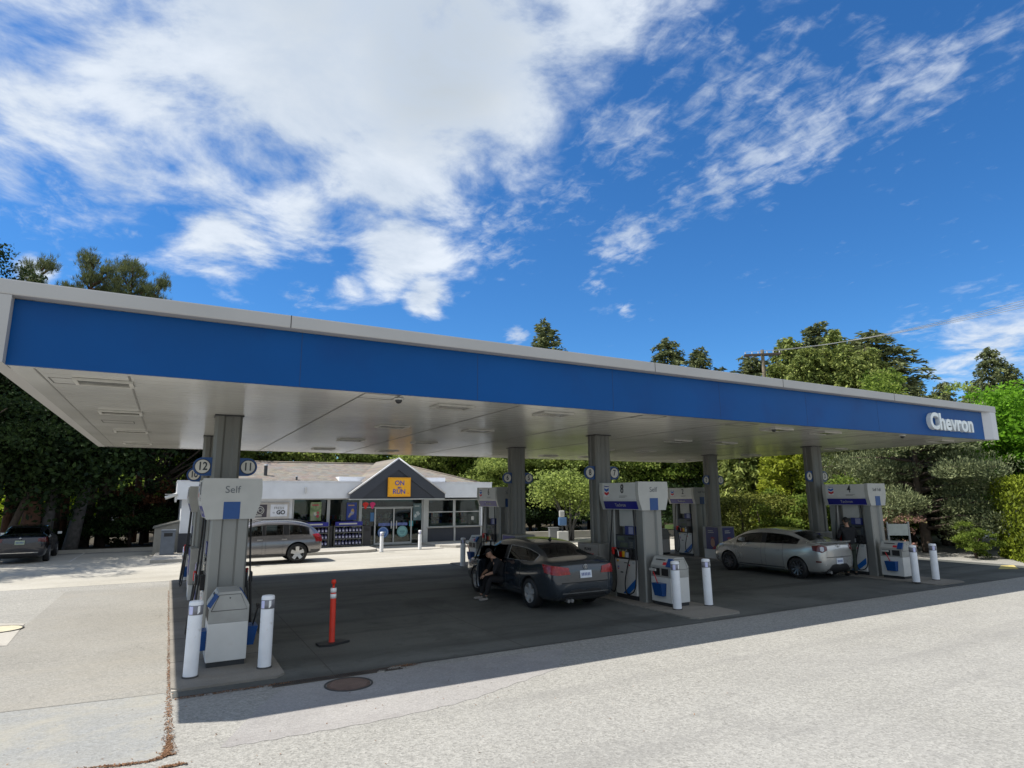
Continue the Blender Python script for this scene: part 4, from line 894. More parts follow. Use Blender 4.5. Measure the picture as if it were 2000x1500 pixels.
for (x, m_, lb) in ((9.08, mat('heart_red', (.75,.03,.02), .3), 'red round window decal left of the door'), (9.45, mat('heart_pink', (.75,.03,.2), .3), 'pink round window decal left of the door')):
    t = thing('window_decal', lb, 'decal', (x, SY+.03, 2.15)); b = B()
    b.add([(.14*math.cos(a)*(1+.25*math.sin(3*a)), -.004, .15*math.sin(a)) for a in np.linspace(0, 2*PI, 17)[:-1]], [tuple(range(16))]); b.box(-.05,.05,-.003,.003,-.2,-.1); b.build('shape', m_, t)
# wall signs
t = thing('wall_sign_board', 'beige sign panel holding a dark square and a FRESH to GO sign on the white wall', 'sign', (4.3, SY-.03, 1.93))
b = B(); b.box(-1.1,.95,-.05,.02,-.42,.40,0,.02); bd = b.build('board', mat('beige_board', (.48,.45,.42), .5), t)
b = B(); b.box(.08,.86,-.062,-.051,-.28,.30); p = b.build('sign_panel', mat('sign_white', (.68,.70,.76), .4), t)
lettering('sign_text', 'FRESH', .17, (.47,-.063,.12), '-y', COLM, p); lettering('sign_text', 'GO', .26, (.56,-.063,-.09), '-y', CHAR, p, bold=.012); lettering('sign_text', 'to', .12, (.24,-.063,-.09), '-y', CHAR, p)
b = B(); b.box(-.75,-.08,-.062,-.051,-.30,.30); p = b.build('sign_panel', mat('sign_plum', (.06,.05,.065), .4), t)
b = B(); b.lathe([(.17,-.066),(.21,-.066),(.21,-.0625),(.17,-.0625)], 'y', 24, (-.41,0,.02)); b.lathe([(.07,-.066),(.11,-.066),(.11,-.0625),(.07,-.0625)], 'y', 16, (-.38,0,.02)); b.box(-.66,-.3,-.066,-.0625,-.26,-.2); b.build('printed_rings', OFFW, p)
t = thing('wall_light', 'small white cylinder light on the white parapet', 'wall light', (5.9, SY-.52, 2.92)); b = B(); b.cyl((0,0,-.14),(0,0,.14),.05,.05,14); b.build('body', WHITE, t); b = B(); b.box(-.03,.03,.04,.07,-.04,.04); b.build('bracket', FRAME, t)
t = thing('security_camera', 'white bullet camera on the left corner of the shop', 'camera', (.28, SY-.45, 2.62)); b = B(); b.cyl((-.42,-.05,-.05),(.05,.0,.12),.08,.08,12); b.box(-.44,.04,-.1,.1,.1,.125); b.build('body', WHITE, t); b = B(); b.cyl((0,.0,-.2),(0,.0,.02),.05,.05,10); b.box(-.04,.04,0,.1,-.24,-.1); b.build('bracket', WHITE, t)
b = B(); b.box(-.1,.1,-.12,.0,-.15,.15); t = thing('meter_box', 'small dark red box on the lower left of the shop wall', 'box', (1.35, SY-.0, 1.05)); b.build('casing', mat('box_dark', (.06,.03,.05), .5), t); b = B(); b.box(-.06,.06,-.13,-.121,-.05,.05); b.build('dial', CHR, t)
for (x, y, h, r, lb) in ((4.25, SY+1.55, .55, .085, 'black capped vent pipe on the shingle roof'), (5.65, SY+.7, .2, .05, 'small stub vent low on the shingle roof')):
    z = 3.33+(y-SY-.3)/4.15*1.19; t = thing('roof_vent', lb, 'vent', (x, y, z-.05)); b = B(); b.cyl((0,0,0),(0,0,h),r,r,12); b.build('pipe', DARK, t)
    b = B(); b.cyl((0,0,h),(0,0,h+.07),r*1.35,r*1.1,12); b.build('cap', mat('cap_galv', (.5,.5,.5), .4, .6), t)
# displays and bins in front
def washer_rack(x, label):
    t = thing('display_rack', label, 'display rack', (x, SY-.6, .13), 0, 'bottle racks before the shop windows')
    b = B(); w = .72
    for z in (.05,.36,.67,.98): b.box(-w,w,-.2,.2,z,z+.025)
    for xx in (-w,w-.03): b.box(xx,xx+.03,-.2,.2,0,1.0)
    b.build('frame', COLM, t)
    b = B(); b.box(-w+.04,w-.04,-.19,-.17+.02,1.02,1.22); b.build('header', NAVY, t)
    b = B(); b.box(-.5,.4,-.195,-.191,1.08,1.15); b.build('header_print', OFFW, t)
    jug = mat('jug_violet', (.045,.045,.13), .3, 0, .3, 20); cap = mat('jug_pale', (.38,.38,.5), .3)
    for r in range(3):
        for k in range(8):
            b = B(Matrix.Translation((-w+.11+k*.172, -.08, .08+r*.31))); b.lathe([(.0,0),(.07,0),(.07,.15),(.03,.21),(.025,.235),(0,.235)], 'z', 10); o_ = b.build('bottle', jug, t)
            b = B(Matrix.Translation((-w+.11+k*.172, -.08, .08+r*.31))); b.box(-.045,.045,-.078,-.071,.04,.13); b.build('bottle_label', cap, o_)
washer_rack(8.05, 'rack of violet washer fluid bottles under the second window')
washer_rack(6.35, 'rack of violet bottles partly hidden behind the silver estate car')
def bin_(x, y, w, h, m, label, name='litter_bin', lid=True):
    t = thing(name, label, 'bin', (x, y, .13)); b = B(); b.box(-w/2,w/2,-w/2,w/2,0,h,0,.02); b.build('body', m, t)
    b = B(); b.box(-w/2-.015,w/2+.015,-w/2-.015,w/2+.015,h+.001,h+.06,0,.015); b.build('lid', m, t); b = B(); b.box(-w*.3,w*.3,-w/2-.006,-w/2,h*.78,h*.93); b.build('opening', BLACK, t); return t
bin_(9.0, SY-.5, .42, .92, mat('bin_black', (.03,.03,.035), .5), 'black litter bin between the bottle rack and the shop door')
bin_(7.1, SY-.5, .34, .95, mat('bin_black', (.03,.03,.035), .5), 'black litter bin between the two bottle racks')
bin_(5.85, SY-.55, .34, .95, mat('bin_navy', (.02,.02,.06), .5), 'dark bin behind the rear of the silver estate car')
bin_(.12, 31.6, .55, 1.0, mat('bin_slate', (.12,.14,.17), .5), 'slate grey litter bin at the left corner of the shop')
t = thing('small_poster_stand', 'white card on a stand beside the second window', 'notice', (8.5, SY-.35, .13)); b = B(); b.box(-.2,.2,-.01,.01,.75,1.1); b.build('card', OFFW, t); b = B(); b.cyl((0,.02,0),(0,.02,.75),.012,.012,8); b.box(-.15,.15,-.1,.12,0,.02); b.build('stand', COLM, t)
# shed left of the shop
t = thing('storage_shed', 'low beige lean-to shed left of the shop', 'shed', (-.1, 33.6, .0)); b = B(); b.prism([(-.35,0),(.65,0),(.65,1.45),(-.35,1.2)], -.6, 1.2, 'y'); b.build('wall', mat('shed_beige', (.25,.24,.21), .7, 0, .1, 3), t)
b = B(); b.prism([(-.42,1.2),(.66,1.47),(.66,1.53),(-.42,1.26)], -.68, 1.28, 'y'); b.build('roof', COLM, t)

# ================================================================ CARS
def car(label, name, cat, prm, loc, rz, group='cars on the forecourt'):
    st = prm['st']; W_ = prm['w']; paint = prm['paint']; wb = prm['wb']; R_ = prm['r']
    bm = bmesh.new(); rings = []
    for (y, zb, w, zd, wr, zr, *ex) in st:
        sh = ex[0] if ex else 0
        zs = zd-.13; belt = w*.935
        if wr is None:
            wr_, zg, zrr, zc = w*.86, zd+.008, zd+.02, zd+.045
            pts = [(0,zb),(w*.84,zb),(w*.965,zb+.10),(w,(zb+zs)/2+.04),(w*.985,zs),(belt,zd),(w*.87,zg),(w*.80,zrr),(w*.42,zd+.04),(0,zc)]
        else:
            pts = [(0,zb),(w*.84,zb),(w*.965,zb+.10),(w,(zb+zs)/2+.04),(w*.985,zs),(belt,zd),(wr+.045,zr-.10),(wr-.03,zr-.025),(wr*.5,zr),(0,zr+.012)]
        ring = [bm.verts.new((x, y, z)) for x, z in pts]+[bm.verts.new((-x, y, z)) for x, z in pts[1:-1]][::-1]
        rings.append(ring)
    n = len(rings[0]); nb = len(st)
    # slots: 0 body,1 side glass,2 windscreen,3 rear glass,4 black trim,5 left front door,6 doors,7 boot/hood
    sg, ws, rg, fd, rd = prm['side'], prm['ws'], prm['rg'], prm['fd'], prm['rd']
    for i in range(nb-1):
        for k in range(n):
            k2 = (k+1) % n
            f = bm.faces.new((rings[i][k], rings[i][k2], rings[i+1][k2], rings[i+1][k])); f.smooth = True; mi = 0
            kk = k if k < n/2 else n-1-k     # strip index on the half section 0..8
            left = k >= n/2
            if i in sg and kk == 5: mi = 1
            elif kk == 5 and min(sg) < i < max(sg): mi = 10
            if i in ws and kk in (7, 8): mi = 2
            if i in rg and kk in (7, 8): mi = 3
            if kk == 0: mi = 4
            if kk in (2, 3, 4) and i in fd: mi = 5 if left else 6
            if kk in (2, 3, 4) and i in rd: mi = 7 if left else 8
            if left and i in fd and kk == 5: mi = 9
            f.material_index = mi
    bm.faces.new(rings[0][::-1]).material_index = 0; bm.faces.new(rings[-1]).material_index = 0
    bmesh.ops.recalc_face_normals(bm, faces=bm.faces)
    me = bpy.data.meshes.new('b'); bm.to_mesh(me); bm.free()
    for k in range(11): me.materials.append(paint)
    ob = bpy.data.objects.new('b', me); C.objects.link(ob)
    ob.modifiers.new('s', 'SUBSURF').levels = 3
    # wheel arches
    cb_ = B()
    for y in (0, wb):
        for s in (-1, 1): cb_.cyl((s*(W_*.5-.27), y, R_), (s*(W_*.5+.3), y, R_), R_*1.14, R_*1.14, 32, 0, True, False)
    cu = cb_.build('cut', [BLACK], None); cu.data.materials.clear(); 
    for k in range(11): cu.data.materials.append(paint)
    for p in cu.data.polygons: p.material_index = 4
    bo = ob.modifiers.new('c', 'BOOLEAN'); bo.object = cu; bo.operation = 'DIFFERENCE'; bo.solver = 'EXACT'
    dg = bpy.context.evaluated_depsgraph_get(); ev = bpy.data.meshes.new_from_object(ob.evaluated_get(dg))
    bpy.data.objects.remove(ob); bpy.data.objects.remove(cu)
    full = bmesh.new(); full.from_mesh(ev); bvh = BVHTree.FromBMesh(full)
    t = thing(name, label, cat, loc, rz, group)
    MT = {0: ('body', paint), 1: ('side_window', CGLASS), 2: ('windscreen', CGLASS), 3: ('rear_window', CGLASS), 4: ('underbody', BLACK), 5: ('door', paint), 6: ('door', paint), 7: ('door', paint), 8: ('door', paint), 9: ('door_glass', CGLASS), 10: ('pillar', BLACK)}
    parts = {}
    for k, (nm_, m_) in MT.items():
        q = full.copy(); bmesh.ops.delete(q, geom=[f for f in q.faces if f.material_index != k], context='FACES')
        if not q.faces: q.free(); continue
        for f in q.faces: f.material_index = 0; f.smooth = True
        if k in (1, 10):
            todo = set(q.faces)
            while todo:
                f0 = todo.pop(); comp = {f0}; st_ = [f0]
                while st_:
                    g0 = st_.pop()
                    for e_ in g0.edges:
                        for g1 in e_.link_faces:
                            if g1 in todo: todo.discard(g1); comp.add(g1); st_.append(g1)
                vm = {}; vv = []; ff = []
                for g1 in comp:
                    for v_ in g1.verts:
                        if v_ not in vm: vm[v_] = len(vv); vv.append(v_.co.copy())
                    ff.append([vm[v_] for v_ in g1.verts])
                bb = B(); bb.add(vv, ff, 0, True); bb.build(nm_, m_, t)
            q.free(); continue
        mm = bpy.data.meshes.new(nm_); q.to_mesh(mm); q.free(); mm.materials.append(m_)
        o = bpy.data.objects.new(nm_, mm); C.objects.link(o); o.parent = t; parts[k] = o
    if 9 in parts and 5 in parts: parts[9].parent = parts[5]; parts[9].name = 'door_window'
    # seams along part borders
    b = B(); b2 = B()
    for e in full.edges:
        if len(e.link_faces) == 2:
            a, c = e.link_faces[0].material_index, e.link_faces[1].material_index
            if a != c and 4 not in (a, c):
                tgt = b2 if (a in (1, 9) or c in (1, 9)) else b
                r = prm.get('chrome_r', .006) if tgt is b2 else .0045
                if prm.get('open') and (5 in (a, c) or 9 in (a, c)): continue
                tgt.tube([e.verts[0].co, e.verts[1].co], r, 4)
    b.build('panel_gap', BLACK, t); b2.build('window_trim', prm.get('trim', BLACK), t)
    def surf(px, py, pz, d):
        h = bvh.ray_cast(Vector((px, py, pz)), Vector(d).normalized()); return h[0], h[1]
    def patch(nm_, poly, plane, org, m_, off=.008, parent=t, res=10):
        """project a 2-D outline (a,b) onto the body along a direction; plane = (A,Bv,dir)"""
        A, Bv, D_ = (Vector(q) for q in plane); org = Vector(org)
        xs = [p[0] for p in poly]; k = len(poly)//2
        lo, hi = poly[:k], poly[k:][::-1]
        vs = []; fs = []
        for i in range(res+1):
            f_ = i/res*(k-1); j = min(int(f_), k-2); w_ = f_-j
            a0 = Vector(lo[j]).lerp(Vector(lo[j+1]), w_); a1 = Vector(hi[j]).lerp(Vector(hi[j+1]), w_)
            for q in range(5):
                p = a0.lerp(a1, q/4); P = org+A*p.x+Bv*p.y; h = bvh.ray_cast(P, D_.normalized())
                if h[0] is None: hh = bvh.find_nearest(P+D_.normalized()*1.0); h = (hh[0], hh[1])
                nrm = h[1] if h[1].dot(D_) < 0 else -h[1]
                vs.append(h[0]+nrm*off)
        for i in range(res):
            for q in range(4): fs.append((i*5+q, i*5+q+1, i*5+q+6, i*5+q+5))
        bb = B(); bb.add(vs, fs, 0, True); return bb.build(nm_, m_, parent)
    # wheels
    for y in (0, wb):
        for s in (-1, 1):
            x = s*(W_*.5-.115)
            b = B(); w2 = .105
            b.lathe([(R_*.66,-w2),(R_*.93,-w2),(R_*.985,-w2*.75),(R_,-w2*.4),(R_,w2*.4),(R_*.985,w2*.75),(R_*.93,w2),(R_*.66,w2)], 'x', 36, (x, y, R_)); wh = b.build('wheel', BLACK, t)
            b = B(); o_ = s*.1
            b.lathe([(R_*.67,o_),(R_*.70,o_*1.02),(R_*.66,o_*.75),(R_*.6,-o_*.3),(R_*.6,-o_*.9)], 'x', 36, (x, y, R_))
            ns = prm['spokes']
            for q in range(ns):
                a = 2*PI*q/ns+.3; ca, sa = math.cos(a), math.sin(a); ww = prm['sw']
                def P(r_, l_, xx): return (x+xx, y+ca*r_-sa*l_, R_+sa*r_+ca*l_)
                b.add([P(.035,-ww,s*.075),P(.035,ww,s*.075),P(R_*.67,ww*1.15,s*.095),P(R_*.67,-ww*1.15,s*.095),P(.035,-ww,s*.03),P(.035,ww,s*.03),P(R_*.67,ww,s*.05),P(R_*.67,-ww,s*.05)], [(0,1,2,3),(4,5,1,0),(5,6,2,1),(7,6,5,4),(3,7,4,0)])
            b.cyl((x+s*.02,y,R_),(x+s*.085,y,R_),.055,.05,16); b.build('rim', prm.get('rim', NICK), wh)
            b = B(); b.cyl((x+s*.0,y,R_),(x+s*.02,y,R_),R_*.6,R_*.6,24); b.build('brake_disc', mat('brake_dark', (.03,.03,.03), .6, .3), wh)
    # mirrors
    for s in (-1, 1):
        my = prm['mirror']; mz = prm['belt']+.06
        b = B(); b.box(min(s*(W_*.5-.03),s*(W_*.5+.17)), max(s*(W_*.5-.03),s*(W_*.5+.17)), my-.06, my+.06, mz, mz+.13, 0, .04); mo = b.build('door_mirror', paint, t)
        b = B(); b.box(min(s*(W_*.5),s*(W_*.5+.15)), max(s*(W_*.5),s*(W_*.5+.15)), my-.068, my-.061, mz+.015, mz+.115); b.build('mirror_glass', NICK, mo)
    # seats / cabin
    for (sx, sy) in ((-.36, prm['seat'][0]), (.36, prm['seat'][0]), (-.36, prm['seat'][1]), (.36, prm['seat'][1])):
        zc = prm['belt']
        b = B(); b.box(sx-.23,sx+.23,sy-.08,sy+.08,zc-.45,zc+.06,0,.05); b.box(sx-.12,sx+.12,sy-.05,sy+.05,zc+.08,zc+.26,0,.04); b.box(sx-.24,sx+.24,sy-.0,sy+.5,zc-.55,zc-.42,0,.04); b.build('seat', DARK, t)
    return t, patch, surf, parts
PX = ((1,0,0),(0,0,1),(0,1,0))           # rear: look along +y
LFT = ((0,1,0),(0,0,1),(1,0,0)); RGT = ((0,1,0),(0,0,1),(-1,0,0))
TAIL = mat('tail_lamp_red', (.27,.006,.008), .25, 0, .25, 14, coat=.25)
TAILD = mat('tail_lamp_dark', (.09,.008,.008), .2, 0, .2, 14, coat=.4)
CLEAR = mat('lamp_clear', (.4,.4,.42), .1, .2, .1, coat=.8)
PLATE = mat('plate_white', (.62,.66,.72), .4)
def plate(t, y, z, x=0, tilt=0, m=PLATE):
    b = B(Matrix.Translation((x, y, z)) @ Matrix.Rotation(tilt, 4, 'X')); b.box(-.155,.155,-.012,.0,-.08,.08); p = b.build('number_plate', m, t)
    b = B(Matrix.Translation((x, y, z)) @ Matrix.Rotation(tilt, 4, 'X'))
    for k in range(6): b.box(-.12+k*.042,-.095+k*.042,-.0145,-.0125,-.035,.03)
    b.build('plate_marks', mat('plate_ink', (.06,.09,.25), .5), p)
def both(fn):
    for s in (-1, 1): fn(s)

# --- dark grey-blue sedan at the middle pump, driver door open
pt = mat('paint_slate', (.032,.042,.055), .2, .5, .03, 1, coat=1.)
P1 = dict(w=1.77, wb=2.80, r=.335, paint=pt, trim=mat('chrome_strip', (.6,.6,.6), .15, .95), chrome_r=.008, spokes=5, sw=.055, mirror=2.02, belt=.95, seat=(1.25,.45), side=(4,5,6,7,9,10), ws=(11,), rg=(3,4), fd=(9,10), rd=(6,7), open=True, rim=mat('alloy_sedan', (.5,.5,.5), .3, .5),
  st=[(-1.02,.44,.60,.84,None,None),(-.99,.30,.80,.98,None,None),(-.86,.22,.86,1.06,None,None),(-.46,.19,.885,1.10,None,None),
      (-.14,.18,.888,1.02,.545,1.27),(.22,.18,.888,.99,.575,1.405),(.38,.18,.888,.975,.60,1.44),(.85,.18,.888,.965,.625,1.475),(1.18,.18,.888,.96,.63,1.485),(1.26,.18,.888,.955,.63,1.485),(1.75,.18,.888,.945,.62,1.46),(2.02,.18,.885,.94,.60,1.42),
      (2.78,.19,.883,.97,None,None),(3.25,.21,.88,.87,None,None),(3.60,.25,.80,.74,None,None),(3.70,.36,.62,.62,None,None)])
t, patch, surf, parts = car('dark slate sedan seen from behind with its driver door open', 'parked_car', 'car', P1, (8.30, 12.65, .004), 0)
both(lambda s: patch('tail_light', [(.0,.04),(.25,.0),(.56,.01),(.52,.15),(.25,.19),(-.04,.22)], ((-s*.87,-.5,0),(0,0,1),(-s*.5,.87,0)), (s*1.40,-1.60,.80), TAIL, .012))
plate(t, -1.018, .80, 0, -.12)
b = B(); b.lathe([(.045,-1.022),(.055,-1.022),(.055,-1.014),(.045,-1.014)], 'y', 20, (0,0,.955)); e = b.build('badge', NICK, t); lettering('badge_mark', 'V', .055, (0,-1.019,.968), '-y', NICK, e, bold=.002); lettering('badge_mark', 'W', .05, (0,-1.019,.938), '-y', NICK, e, bold=.002)
patch('bumper_strip', [(-.62,0),(0,0),(.62,0),(.62,.022),(0,.022),(-.62,.022)], PX, (0,-2,.40), mat('chrome_strip', (.6,.6,.6), .15, .95), .006)
patch('bumper_crease', [(-.78,0),(0,0),(.78,0),(.78,.02),(0,.02),(-.78,.02)], PX, (0,-2,.62), BLACK, .003)
patch('lower_valance', [(-.72,0),(0,0),(.72,0),(.76,.09),(0,.09),(-.76,.09)], PX, (0,-2,.24), DARK, .006)
b = B(); b.cyl((-.45,-1.0,.25),(-.45,-.8,.26),.04,.04,12); b.cyl((-.36,-1.0,.25),(-.36,-.8,.26),.04,.04,12); b.build('exhaust', NICK, t)
b = B(); b.add([(-.015,.40,1.45),(.015,.40,1.45),(0,.56,1.455),(0,.42,1.54)], [(0,1,3),(1,2,3),(2,0,3)]); b.build('roof_aerial', BLACK, t)
for yy in (.62,):
    for s in (-1, 1):
        b = B(); b.box(min(s*.915,s*.945),max(s*.915,s*.945),yy,yy+.18,.80,.83,0,.01); b.build('door_handle', pt, parts[7] if s < 0 else parts[8])
# open the driver door about its front hinge
d = parts[5]; hinge = Vector((-.90, 2.02, 0)); ang = rad(-56)
Mr = Matrix.Translation(hinge) @ Matrix.Rotation(ang, 4, 'Z') @ Matrix.Translation(-hinge)
ins = []
for o_ in [d]+[c for c in d.children]:
    o_.data.transform(Mr); 
    so_ = o_.modifiers.new('s', 'SOLIDIFY'); so_.thickness = .07 if o_ is d else .006; so_.offset = -1
b = B(); P = [Mr @ Vector(p) for p in ((-.86,1.26,.97),(-.70,1.30,1.40),(-.69,1.75,1.40),(-.78,2.0,1.0))]; b.tube(P, .018, 6); b.build('window_frame', BLACK, d)
b = B(Mr); b.box(-.95,-.91,1.36,1.52,.80,.84,0,.01); b.build('door_handle', pt, d)

# --- silver sedan at the right pump
ps = mat('paint_silver_beige', (.46,.455,.43), .25, .55, .03, 1, coat=1.)
P2 = dict(w=1.70, wb=2.64, r=.315, paint=ps, trim=BLACK, chrome_r=.012, spokes=10, sw=.016, mirror=1.95, belt=.95, seat=(1.2,.45), side=(4,5,6,7,9,10,11), ws=(12,), rg=(3,4), fd=(9,10,11), rd=(6,7), rim=mat('rim_dark_silver', (.2,.2,.21), .3, .8),
  st=[(-.86,.42,.56,.84,None,None),(-.83,.28,.73,.98,None,None),(-.70,.20,.82,1.07,None,None),(-.38,.18,.848,1.10,None,None),
      (-.02,.17,.85,1.02,.53,1.25),(.28,.17,.85,1.0,.555,1.375),(.42,.17,.85,.985,.575,1.415),(.85,.17,.85,.965,.60,1.45),(1.16,.17,.85,.955,.605,1.46),(1.24,.17,.85,.95,.605,1.46),(1.6,.17,.85,.94,.60,1.44),(2.05,.17,.848,.93,.575,1.36),(2.25,.17,.846,.93,.55,1.27),
      (2.76,.18,.838,.95,None,None),(3.08,.20,.81,.87,None,None),(3.34,.24,.73,.74,None,None),(3.43,.34,.56,.60,None,None)])
t, patch, surf, parts = car('silver beige sedan parked at pump 4', 'parked_car', 'car', P2, (17.78, 12.72, .004), 0)
both(lambda s: patch('tail_light', [(0,.03),(.2,-.02),(.38,.05),(.38,.15),(.2,.2),(0,.17)], ((-s*.87,-.5,0),(0,0,1),(-s*.5,.87,0)), (s*1.34,-1.48,.83), TAILD, .012))
both(lambda s: patch('lamp_lens', [(0,.0),(.05,-.03),(.1,.0),(.1,.09),(.05,.11),(0,.09)], ((-s*.87,-.5,0),(0,0,1),(-s*.5,.87,0)), (s*1.20,-1.56,.87), CLEAR, .018))
plate(t, -.858, .55, 0, 0)
patch('bumper_crease', [(-.72,0),(0,0),(.72,0),(.72,.018),(0,.018),(-.72,.018)], PX, (0,-2,.66), BLACK, .003)
both(lambda s: patch('side_reflector', [(0,0),(.06,0),(.12,0),(.12,.04),(.06,.04),(0,.04)], ((-s*.87,-.5,0),(0,0,1),(-s*.5,.87,0)), (s*1.30,-1.5,.53), TAILD, .01))
patch('diffuser', [(-.5,0),(0,0),(.5,0),(.56,.13),(0,.15),(-.56,.13)], PX, (0,-2,.2), BLACK, .008)
patch('sill_trim', [(.45,0),(1.3,0),(2.2,0),(2.2,.03),(1.3,.03),(.45,.03)], LFT, (-1.5,0,.28), DARK, .004)
b = B(); b.prism([(-.86,1.075),(-.6,1.09),(-.6,1.11),(-.88,1.125)], -.6, .6, 'x'); b.M = Matrix.Identity(4); b.build('spoiler', ps, t)
b = B(); b.cyl((-.45,-.87,.24),(-.45,-.6,.25),.045,.045,12); b.build('exhaust', NICK, t)
b = B(); b.lathe([(.03,-.865),(.045,-.865),(.045,-.855),(.03,-.855)], 'y', 20, (0,0,.99)); b.build('badge', NICK, t)
for s, kf, kr in ((-1, 5, 7), (1, 6, 8)):
    for yy, k in ((1.34, kf), (.50, kr)):
        b = B(); b.box(min(s*.87,s*.905),max(s*.87,s*.905),yy,yy+.17,.80,.83,0,.01); b.build('door_handle', ps, parts[k])
both(lambda s: patch('headlight', [(0,0),(.2,.02),(.36,.08),(.36,.16),(.2,.17),(0,.12)], ((-s*.6,-.8,0),(0,0,1),(-s*.75,-.66,0)), (s*.9,4.0,.6), CLEAR, .01))

# --- grey SUV in front of the shop, heading -x
pg = mat('paint_warm_grey', (.23,.22,.225), .25, .6, .03, 1, coat=1.)
P3 = dict(w=1.87, wb=2.82, r=.385, paint=pg, trim=BLACK, chrome_r=.01, spokes=5, sw=.062, mirror=2.12, belt=1.0, seat=(1.45,.55), side=(3,4,6,9), ws=(11,), rg=(1,2), fd=(9,10), rd=(6,7), rim=mat('alloy_bright', (.6,.6,.6), .35, .6),
  st=[(-.96,.52,.74,.96,None,None),(-.93,.40,.87,1.00,None,None),(-.82,.34,.92,1.05,.56,1.22),(-.46,.32,.93,1.05,.64,1.52),
      (-.02,.30,.935,1.04,.67,1.62),(.38,.26,.935,1.03,.68,1.655),(.46,.26,.935,1.03,.69,1.66),(1.14,.26,.935,1.02,.69,1.66),(1.20,.26,.935,1.02,.69,1.66),(1.26,.26,.935,1.02,.69,1.66),(1.72,.26,.93,1.01,.67,1.60),(2.02,.26,.93,1.01,.64,1.47),
      (2.52,.27,.93,1.03,None,None),(3.1,.30,.90,.98,None,None),(3.5,.34,.80,.88,None,None),(3.62,.45,.62,.74,None,None)])
P3['side'] = (3, 4, 6, 7, 9, 10)
t, patch, surf, parts = car('warm grey estate car parked side on before the shop', 'parked_car', 'car', P3, (4.63, 26.85, .004), rad(90))
both(lambda s: patch('tail_light', [(0,0),(.12,0),(.26,.0),(.26,.30),(.12,.30),(0,.28)], ((-s*.87,-.5,0),(0,0,1),(-s*.5,.87,0)), (s*1.42,-1.56,.80), TAIL, .012))
plate(t, -.965, .80)
for s, kf, kr in ((-1, 5, 7), (1, 6, 8)):
    for yy, k in ((1.32, kf), (.42, kr)):
        b = B(); b.box(min(s*.925,s*.965),max(s*.925,s*.965),yy,yy+.2,.92,.95,0,.01); b.build('door_handle', NICK, parts[k])
patch('sill_trim', [(.45,0),(1.3,0),(2.3,0),(2.3,.1),(1.3,.1),(.45,.1)], LFT, (-1.5,0,.28), mat('trim_grey', (.09,.09,.095), .6), .006)
patch('rear_trim', [(-.85,0),(-.7,0),(-.5,0),(-.5,.13),(-.7,.13),(-.85,.13)], LFT, (-1.5,0,.38), mat('trim_grey', (.09,.09,.095), .6), .006)
b = B(); b.tube([(-.62,-.4,1.57),(-.64,.0,1.665),(-.64,1.3,1.675),(-.6,1.7,1.6)], .016, 6); b.build('roof_rail', DARK, t); b = B(); b.tube([(.62,-.4,1.57),(.64,.0,1.665),(.64,1.3,1.675),(.6,1.7,1.6)], .016, 6); b.build('roof_rail', DARK, t)

# --- black sedan under the trees at left
pk = mat('paint_black', (.012,.013,.02), .2, .4, .03, 1, coat=1.)
P4 = dict(P1); P4.update(paint=pk, open=False, w=1.86, trim=BLACK, chrome_r=.005, spokes=7, sw=.03, r=.335)
t, patch, surf, parts = car('black sedan seen from behind under the trees at left', 'parked_car', 'car', P4, (-5.1, 32.6, .004), rad(2))
both(lambda s: patch('tail_light', [(0,-.0),(.22,-.0),(.42,.02),(.42,.14),(.22,.17),(0,.19)], ((-s*.87,-.5,0),(0,0,1),(-s*.5,.87,0)), (s*1.40,-1.60,.84), TAILD, .012))
plate(t, -1.075, .84, 0, -.1, mat('plate_faded', (.3,.36,.25), .5))
patch('bumper_strip', [(-.62,0),(0,0),(.62,0),(.62,.03),(0,.03),(-.62,.03)], PX, (0,-2,.42), mat('chrome_strip', (.6,.6,.6), .15, .95), .006)
b = B(); b.lathe([(.0,-1.09),(.04,-1.09),(.04,-1.08)], 'y', 18, (0,0,1.0)); b.build('badge', NICK, t)

# ================================================================ PEOPLE
def skin(name, nodes, edges, m, parent, root=0, sub=2):
    """one continuous surface grown over a skeleton: nodes = [(co, radius)]"""
    me = bpy.data.meshes.new(name); me.from_pydata([n[0] for n in nodes], edges, []); ob = bpy.data.objects.new(name, me); C.objects.link(ob)
    bm = bmesh.new(); bm.from_mesh(me); L = bm.verts.layers.skin.verify(); bm.verts.ensure_lookup_table()
    for i, n in enumerate(nodes):
        r = n[1]; bm.verts[i][L].radius = r if isinstance(r, tuple) else (r, r); bm.verts[i][L].use_root = (i == root)
    bm.to_mesh(me); bm.free()
    ob.modifiers.new('k', 'SKIN').use_smooth_shade = True; ob.modifiers.new('s', 'SUBSURF').levels = sub
    dg = bpy.context.evaluated_depsgraph_get(); ev = bpy.data.meshes.new_from_object(ob.evaluated_get(dg)); bpy.data.objects.remove(ob)
    ev.materials.clear(); ev.materials.append(m); ev.polygons.foreach_set('use_smooth', [True]*len(ev.polygons))
    o = bpy.data.objects.new(name, ev); C.objects.link(o); o.parent = parent; return o
SKIN = mat('skin_tone', (.42,.24,.16), .5, 0, .08, 8)
